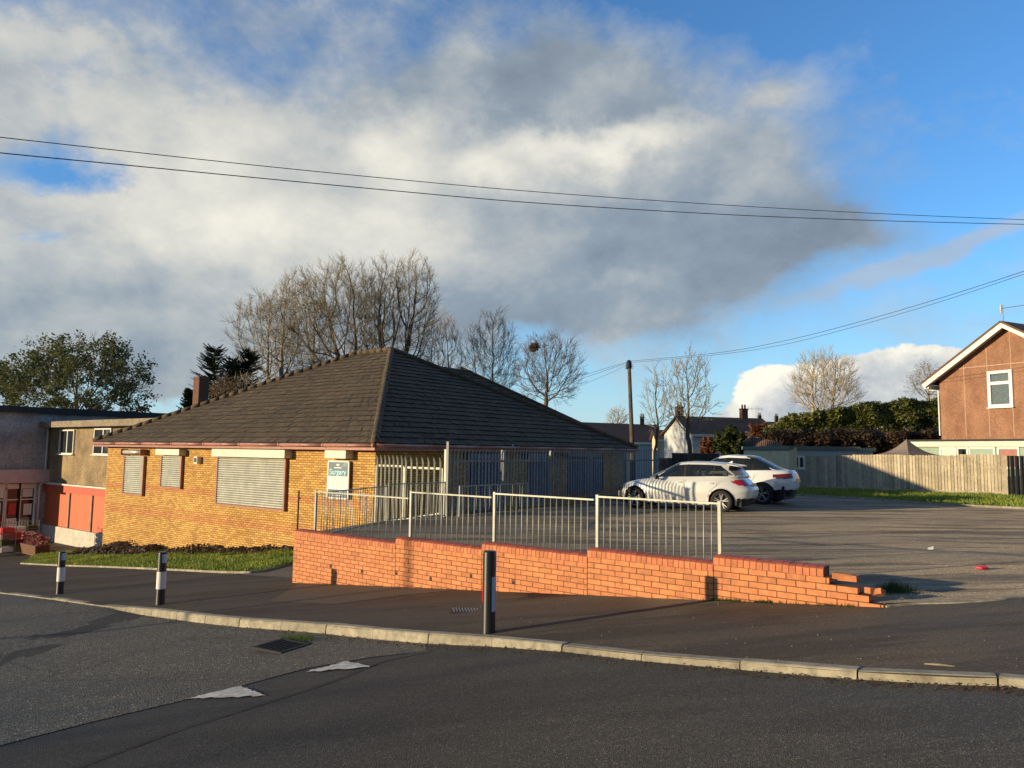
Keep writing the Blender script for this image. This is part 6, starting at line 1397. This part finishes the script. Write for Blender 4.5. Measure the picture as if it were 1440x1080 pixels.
def cls_ev(x, y, z, tg, j, u):
    if tg == 'glass':
        zb = interp(EV['gz'], x); zr = interp(EV['roof'], x); side = y > 0.52
        if side and z > zb + 0.03 and z < zr - 0.075 and 1.15 + (z - 0.98) * 1.75 < x < 4.10 - (z - 1.1) * 1.2:
            if abs(x - 2.45) < 0.03 or abs(x - 3.45) < 0.02: return 'window_trim'
            return 'side_window'
        if x < 1.25 + (z - 0.9) * 1.7 + 0.4 and x < 2.2 and y < 0.66 - (z - 0.95) * 0.1 and z > zb + 0.02: return 'windscreen'
        if x > 3.2 and y < 0.60 and z > zb + 0.03: return 'rear_window'
    if tg == 'roof' and y < 0.58: return 'roof_panel'
    if tg == 'body':
        if x > 4.10 and 0.87 < z < 1.03 and y > 0.40 and abs(z - 0.95) < (x - 4.02) * 0.3 + 0.01: return 'tail_light'
        if x > 4.0 and z < 0.50: return 'lower_trim'
        if z < 0.24: return 'lower_trim'
        if x < 0.7 and 0.68 < z < 0.78 and y > 0.5: return 'headlight'
    return 'body'
EV = dict(name='electric_car', L=4.75, W=1.92, tf=3.2, tr=3.2, gtf=2.8, gtr=2.8, wr=0.35, wheels=(0.88, 3.77), spokes=5, lamp=M_darklamp,
    xf=[(0, 0.14), (0.3, 0.0), (0.7, 0.06), (1, 0.25)], xr=[(0, 4.55), (0.3, 4.72), (0.6, 4.75), (0.9, 4.68), (1, 4.62)], w=[(0, 0.87), (0.15, 0.93), (0.5, 0.96), (0.8, 0.95), (1, 0.87)],
    low=[(0, 0.24), (0.5, 0.2), (4.2, 0.2), (4.75, 0.34)], shoulder=[(0, 0.74), (0.6, 0.86), (1.4, 0.97), (2.6, 1.0), (4.0, 1.07), (4.75, 1.12)], taper=lambda x: 1.0 - 0.02 * max(0, (0.9 - x)) ** 2,
    gx0=(0.95, 4.60), gx1=(2.1, 3.55), gw=(0.84, 0.60), gz=[(0.9, 0.96), (1.5, 1.01), (2.6, 1.03), (3.6, 1.09), (4.6, 1.14)], roof=[(1.6, 1.46), (2.0, 1.56), (2.6, 1.62), (3.2, 1.60), (3.8, 1.48), (4.3, 1.30), (4.7, 1.16)], pf=0.95, pr=0.95,
    classify=cls_ev, plate=(4.745, 0.80, 0.1), mirror=(1.7, 1.06, 1.06), handles=(2.3, 3.3), hz=0.88,
    seams=[[(2.45, 0.3), (2.47, 0.7), (2.43, 1.0)], [(3.4, 0.4), (3.3, 0.6), (3.5, 0.85), (3.55, 1.04)], [(1.4, 0.3), (1.4, 0.9)]])
rw = onB(1013, 721); ang = math.radians(-31); ex = Vector((math.cos(ang), math.sin(ang), 0)); ey = Vector((-ex.y, ex.x, 0)); o = Vector((6.17, 21.9, 0)) - ex * 3.54 + ey * 0.88; o.z = -0.08
make_car(FOC, 'silver hatchback parked nearest the railings with red tail lamps', M_silver, o, ang)
ang2 = math.radians(-34); ex = Vector((math.cos(ang2), math.sin(ang2), 0)); ey = Vector((-ex.y, ex.x, 0)); o = Vector((8.42, 25.0, 0)) - ex * 3.77 + ey * 0.9; o.z = -0.03
make_car(EV, 'white fastback electric car parked on the far side of the silver hatchback', M_carwhite, o, ang2)
# ------------------------------------------------------------------ light
SUN = Vector((-0.941, -0.328, 0.142)).normalized()
sd_ = bpy.data.lights.new('sun', 'SUN'); so = bpy.data.objects.new('sun', sd_); COL.objects.link(so); so.rotation_euler = SUN.to_track_quat('Z', 'Y').to_euler(); so.location = (-20, -10, 20)
sd_.energy = 5.0; sd_.angle = math.radians(0.5); sd_.color = (1.0, 0.80, 0.50)
w = bpy.data.worlds.new('World'); SC.world = w; w.use_nodes = True; t = w.node_tree; t.nodes.clear()
out = N(t, 'OutputWorld'); bg = N(t, 'Background'); L(t, bg.outputs[0], out.inputs[0])
sky = N(t, 'TexSky', sky_type='NISHITA'); sky.sun_disc = False; sky.sun_elevation = math.asin(SUN.z); sky.sun_rotation = math.atan2(SUN.x, SUN.y); sky.air_density = 1.0; sky.dust_density = 0.4; sky.ozone_density = 2.0; sky.altitude = 50
bg.inputs[1].default_value = 0.12
SKYGAIN = 1.0 / 0.12
tc = N(t, 'TexCoord'); dirv = tc.outputs['Generated']
def nzn(scale, detail, rough, off=None):
    v = dirv
    if off:
        a = N(t, 'VectorMath', operation='ADD'); L(t, dirv, a.inputs[0]); a.inputs[1].default_value = off; v = a.outputs[0]
    mp = N(t, 'Mapping'); mp.inputs['Scale'].default_value = (1, 1, 1.35); L(t, v, mp.inputs[0])
    n = N(t, 'TexNoise'); n.inputs['Scale'].default_value = scale; n.inputs['Detail'].default_value = detail; n.inputs['Roughness'].default_value = rough; L(t, mp.outputs[0], n.inputs['Vector']); return n
nz1 = nzn(3.4, 7, 0.55); nz2 = nzn(8.5, 10, 0.62); nz3 = nzn(5.5, 10, 0.60); nz4 = nzn(5.5, 10, 0.60, (-0.045, -0.01, 0.03))
sx = N(t, 'SeparateXYZ'); L(t, dirv, sx.inputs[0])
az = mathn(t, 'ARCTAN2', sx.outputs[0], sx.outputs[1]); el = mathn(t, 'ARCSINE', sx.outputs[2])
c1 = N(t, 'SeparateColor'); L(t, nz1.outputs['Color'], c1.inputs[0]); c2 = N(t, 'SeparateColor'); L(t, nz2.outputs['Color'], c2.inputs[0])
def warp(v, a, b, ka, kb): return mathn(t, 'ADD', v, mathn(t, 'ADD', mathn(t, 'MULTIPLY', mathn(t, 'SUBTRACT', a, 0.5), ka), mathn(t, 'MULTIPLY', mathn(t, 'SUBTRACT', b, 0.5), kb)))
azw = warp(az, c1.outputs[0], c2.outputs[0], 0.22, 0.14); elw = warp(el, c1.outputs[1], c2.outputs[1], 0.12, 0.10)
comb = N(t, 'CombineXYZ'); L(t, azw, comb.inputs[0]); L(t, elw, comb.inputs[1])
def blob(px, py, rx, ry, wgt, src=comb):
    d = ray(px, py).normalized(); a0, e0 = math.atan2(d.x, d.y), math.asin(d.z)
    s = N(t, 'VectorMath', operation='SUBTRACT'); L(t, src.outputs[0], s.inputs[0]); s.inputs[1].default_value = (a0, e0, 0)
    m = N(t, 'VectorMath', operation='MULTIPLY'); L(t, s.outputs[0], m.inputs[0]); m.inputs[1].default_value = (FPX / rx * 1.05, FPX / ry * 1.05, 0)
    q = N(t, 'VectorMath', operation='DOT_PRODUCT'); L(t, m.outputs[0], q.inputs[0]); L(t, m.outputs[0], q.inputs[1])
    return mathn(t, 'MULTIPLY', mathn(t, 'EXPONENT', mathn(t, 'MULTIPLY', q.outputs['Value'], -1.0)), wgt)
def total(bl, src=comb):
    s = None
    for b in bl: v = blob(*b, src=src); s = v if s is None else mathn(t, 'ADD', s, v)
    return s
ctr = lambda v, k: mathn(t, 'MULTIPLY', mathn(t, 'SUBTRACT', v, 0.5), k)
dens = total([(400, 330, 330, 130, 0.95), (560, 215, 130, 70, 0.5), (870, 290, 250, 140, 1.05), (720, 430, 280, 70, 0.7), (1010, 330, 120, 110, 0.5), (1170, 340, 130, 36, 0.55), (740, 115, 260, 75, 0.50), (80, 440, 260, 85, 0.85), (340, 515, 260, 40, 0.6), (200, 120, 330, 100, 0.38), (30, 170, 110, 60, 0.2), (420, 30, 200, 40, 0.22), (1100, 125, 50, 25, 0.22), (1330, 150, 80, 50, 0.10), (560, 95, 60, 40, -0.18), (55, 240, 85, 38, -0.6), (80, 340, 75, 20, -0.75), (240, 385, 50, 16, -0.4), (200, 560, 80, 16, -0.5), (280, 60, 300, 110, 0.16), (-500, 300, 500, 200, 0.8), (2300, 250, 400, 120, 0.5)])
fine = ctr(nz2.outputs['Fac'], 0.8); big = ctr(nz1.outputs['Fac'], 0.75); mid = ctr(nz3.outputs['Fac'], 0.85)
dn = mathn(t, 'ADD', mathn(t, 'ADD', dens, fine), mathn(t, 'ADD', big, mid))
mask = ramp(t, dn, [(0.14, (0, 0, 0)), (0.36, (0.42,) * 3), (0.62, (1, 1, 1))])
relief = mathn(t, 'MULTIPLY', mathn(t, 'SUBTRACT', nz3.outputs['Fac'], nz4.outputs['Fac']), 0.9)
lit = total([(340, 300, 220, 90, 0.36), (150, 290, 160, 50, 0.12), (560, 205, 110, 50, 0.42), (490, 340, 180, 50, 0.16), (715, 240, 60, 40, 0.40), (860, 198, 120, 26, 0.60), (820, 240, 140, 40, 0.15), (120, 130, 250, 90, 0.22), (620, 350, 80, 60, 0.2), (880, 400, 40, 25, 0.2), (970, 340, 190, 100, -0.22), (760, 120, 200, 45, -0.10), (640, 120, 120, 40, -0.05), (1130, 340, 150, 60, -0.14), (760, 460, 260, 40, -0.16), (70, 480, 320, 60, -0.05), (700, 120, 250, 50, -0.10)])
lt_ = mathn(t, 'ADD', mathn(t, 'ADD', lit, 0.42), mathn(t, 'ADD', relief, mathn(t, 'MULTIPLY', fine, 0.15)))
ccol = ramp(t, lt_, [(0.0, (0.17, 0.21, 0.26)), (0.28, (0.26, 0.31, 0.36)), (0.48, (0.40, 0.43, 0.44)), (0.72, (0.60, 0.59, 0.54)), (1.0, (0.80, 0.77, 0.66))])
# thin pale streak on the right
wst = N(t, 'CombineXYZ'); ra_ = math.radians(15.5); d0 = ray(1290, 366).normalized(); a0, e0 = math.atan2(d0.x, d0.y), math.asin(d0.z)
da = mathn(t, 'SUBTRACT', warp(az, c2.outputs[0], c1.outputs[0], 0.05, 0.03), a0); de = mathn(t, 'SUBTRACT', warp(el, c2.outputs[1], c1.outputs[1], 0.045, 0.03), e0)
L(t, mathn(t, 'ADD', mathn(t, 'MULTIPLY', da, math.cos(ra_)), mathn(t, 'MULTIPLY', de, math.sin(ra_))), wst.inputs[0]); L(t, mathn(t, 'SUBTRACT', mathn(t, 'MULTIPLY', de, math.cos(ra_)), mathn(t, 'MULTIPLY', da, math.sin(ra_))), wst.inputs[1])
m_ = N(t, 'VectorMath', operation='MULTIPLY'); L(t, wst.outputs[0], m_.inputs[0]); m_.inputs[1].default_value = (FPX / 185, FPX / 15, 0); q_ = N(t, 'VectorMath', operation='DOT_PRODUCT'); L(t, m_.outputs[0], q_.inputs[0]); L(t, m_.outputs[0], q_.inputs[1])
streak = mathn(t, 'ADD', mathn(t, 'EXPONENT', mathn(t, 'MULTIPLY', q_.outputs['Value'], -1.0)), mathn(t, 'MULTIPLY', fine, 0.5)); streak = ramp(t, streak, [(0.25, (0, 0, 0)), (0.75, (0.8,) * 3)])
# cumulus low on the right and small puffs on the left
warp2 = N(t, 'CombineXYZ'); L(t, warp(az, c2.outputs[0], c1.outputs[0], 0.10, 0.03), warp2.inputs[0]); L(t, warp(el, c2.outputs[1], c1.outputs[1], 0.07, 0.02), warp2.inputs[1])
nz5 = nzn(24, 8, 0.6); f5 = ctr(nz5.outputs['Fac'], 0.8)
cu = total([(1055, 600, 45, 62, 1.1), (1110, 570, 55, 50, 1.0), (1175, 560, 45, 50, 0.9), (1265, 532, 62, 44, 1.2), (1330, 530, 46, 34, 1.0), (1240, 620, 190, 50, 1.3)], warp2)
cu = mathn(t, 'ADD', cu, mathn(t, 'ADD', mathn(t, 'MULTIPLY', fine, 0.35), mathn(t, 'MULTIPLY', f5, 0.6))); cum = ramp(t, cu, [(0.42, (0, 0, 0)), (0.56, (1, 1, 1))], 'EASE')
nz6 = nzn(13, 9, 0.6); nz7 = nzn(13, 9, 0.6, (-0.02, -0.006, 0.016)); rel2 = mathn(t, 'MULTIPLY', mathn(t, 'SUBTRACT', nz6.outputs['Fac'], nz7.outputs['Fac']), 1.7)
cul = total([(1060, 540, 55, 34, 0.4), (1270, 490, 100, 20, 0.5), (1150, 525, 60, 26, 0.35), (1025, 570, 25, 40, 0.4), (1280, 560, 140, 26, -0.22), (1130, 590, 90, 20, -0.15), (12, 286, 20, 9, 0.2), (35, 385, 40, 12, 0.15)], warp2)
cuc = ramp(t, mathn(t, 'ADD', mathn(t, 'ADD', cul, 0.42), rel2), [(0.05, (0.36, 0.41, 0.46)), (0.45, (0.56, 0.58, 0.58)), (0.95, (0.90, 0.86, 0.75))])
g_ = N(t, 'VectorMath', operation='SCALE'); L(t, sky.outputs[0], g_.inputs[0]); g_.inputs['Scale'].default_value = 1.0
gm = N(t, 'VectorMath', operation='MULTIPLY'); L(t, g_.outputs[0], gm.inputs[0]); gm.inputs[1].default_value = (0.85, 1.42, 2.02)
hs_ = N(t, 'HueSaturation'); hs_.inputs['Saturation'].default_value = 1.0; L(t, gm.outputs[0], hs_.inputs['Color'])
def scaled(c):
    s = N(t, 'VectorMath', operation='SCALE'); L(t, c, s.inputs[0]); s.inputs['Scale'].default_value = SKYGAIN; return s.outputs[0]
low = mathn(t, 'MULTIPLY', mathn(t, 'SUBTRACT', 0.30, el), 3.4, clamp=True); low = mathn(t, 'MULTIPLY', mathn(t, 'POWER', low, 1.3), 0.85)
skyb = mixc(t, low, hs_.outputs[0], scaled((ramp(t, el, [(0.0, (0.50, 0.66, 0.74)), (0.3, (0.20, 0.50, 0.82))]))))
c = mixc(t, streak, skyb, scaled((ramp(t, nz2.outputs['Fac'], [(0.3, (0.33, 0.42, 0.54)), (0.7, (0.43, 0.50, 0.60))])))); c = mixc(t, mathn(t, 'MULTIPLY', mask, 0.95), c, scaled(ccol)); c = mixc(t, cum, c, scaled(cuc)); 
hi_ = mathn(t, 'MULTIPLY', mathn(t, 'SUBTRACT', sx.outputs[2], 0.62), 5.0, clamp=True); bk = mathn(t, 'MULTIPLY', mathn(t, 'SUBTRACT', -0.0, sx.outputs[1]), 3.0, clamp=True)
skydim = mathn(t, 'MAXIMUM', hi_, bk); skydim = mathn(t, 'MULTIPLY', skydim, mathn(t, 'ADD', 0.75, fine), clamp=True)  # added dark cloud overhead and behind the camera to cut the skylight
c = mixc(t, mathn(t, 'MULTIPLY', skydim, 0.95), c, scaled(ramp(t, nz1.outputs['Fac'], [(0.35, (0.055, 0.06, 0.07)), (0.7, (0.12, 0.12, 0.12))]))); L(t, c, bg.inputs[0])
w.cycles.sampling_method = 'MANUAL'; w.cycles.sample_map_resolution = 512
vs_ = SC.view_settings; vs_.view_transform = 'Standard'; vs_.look = 'None'; vs_.exposure = 0.22; vs_.gamma = 1.0
SC.cycles.use_denoising = True; SC.cycles.max_bounces = 6
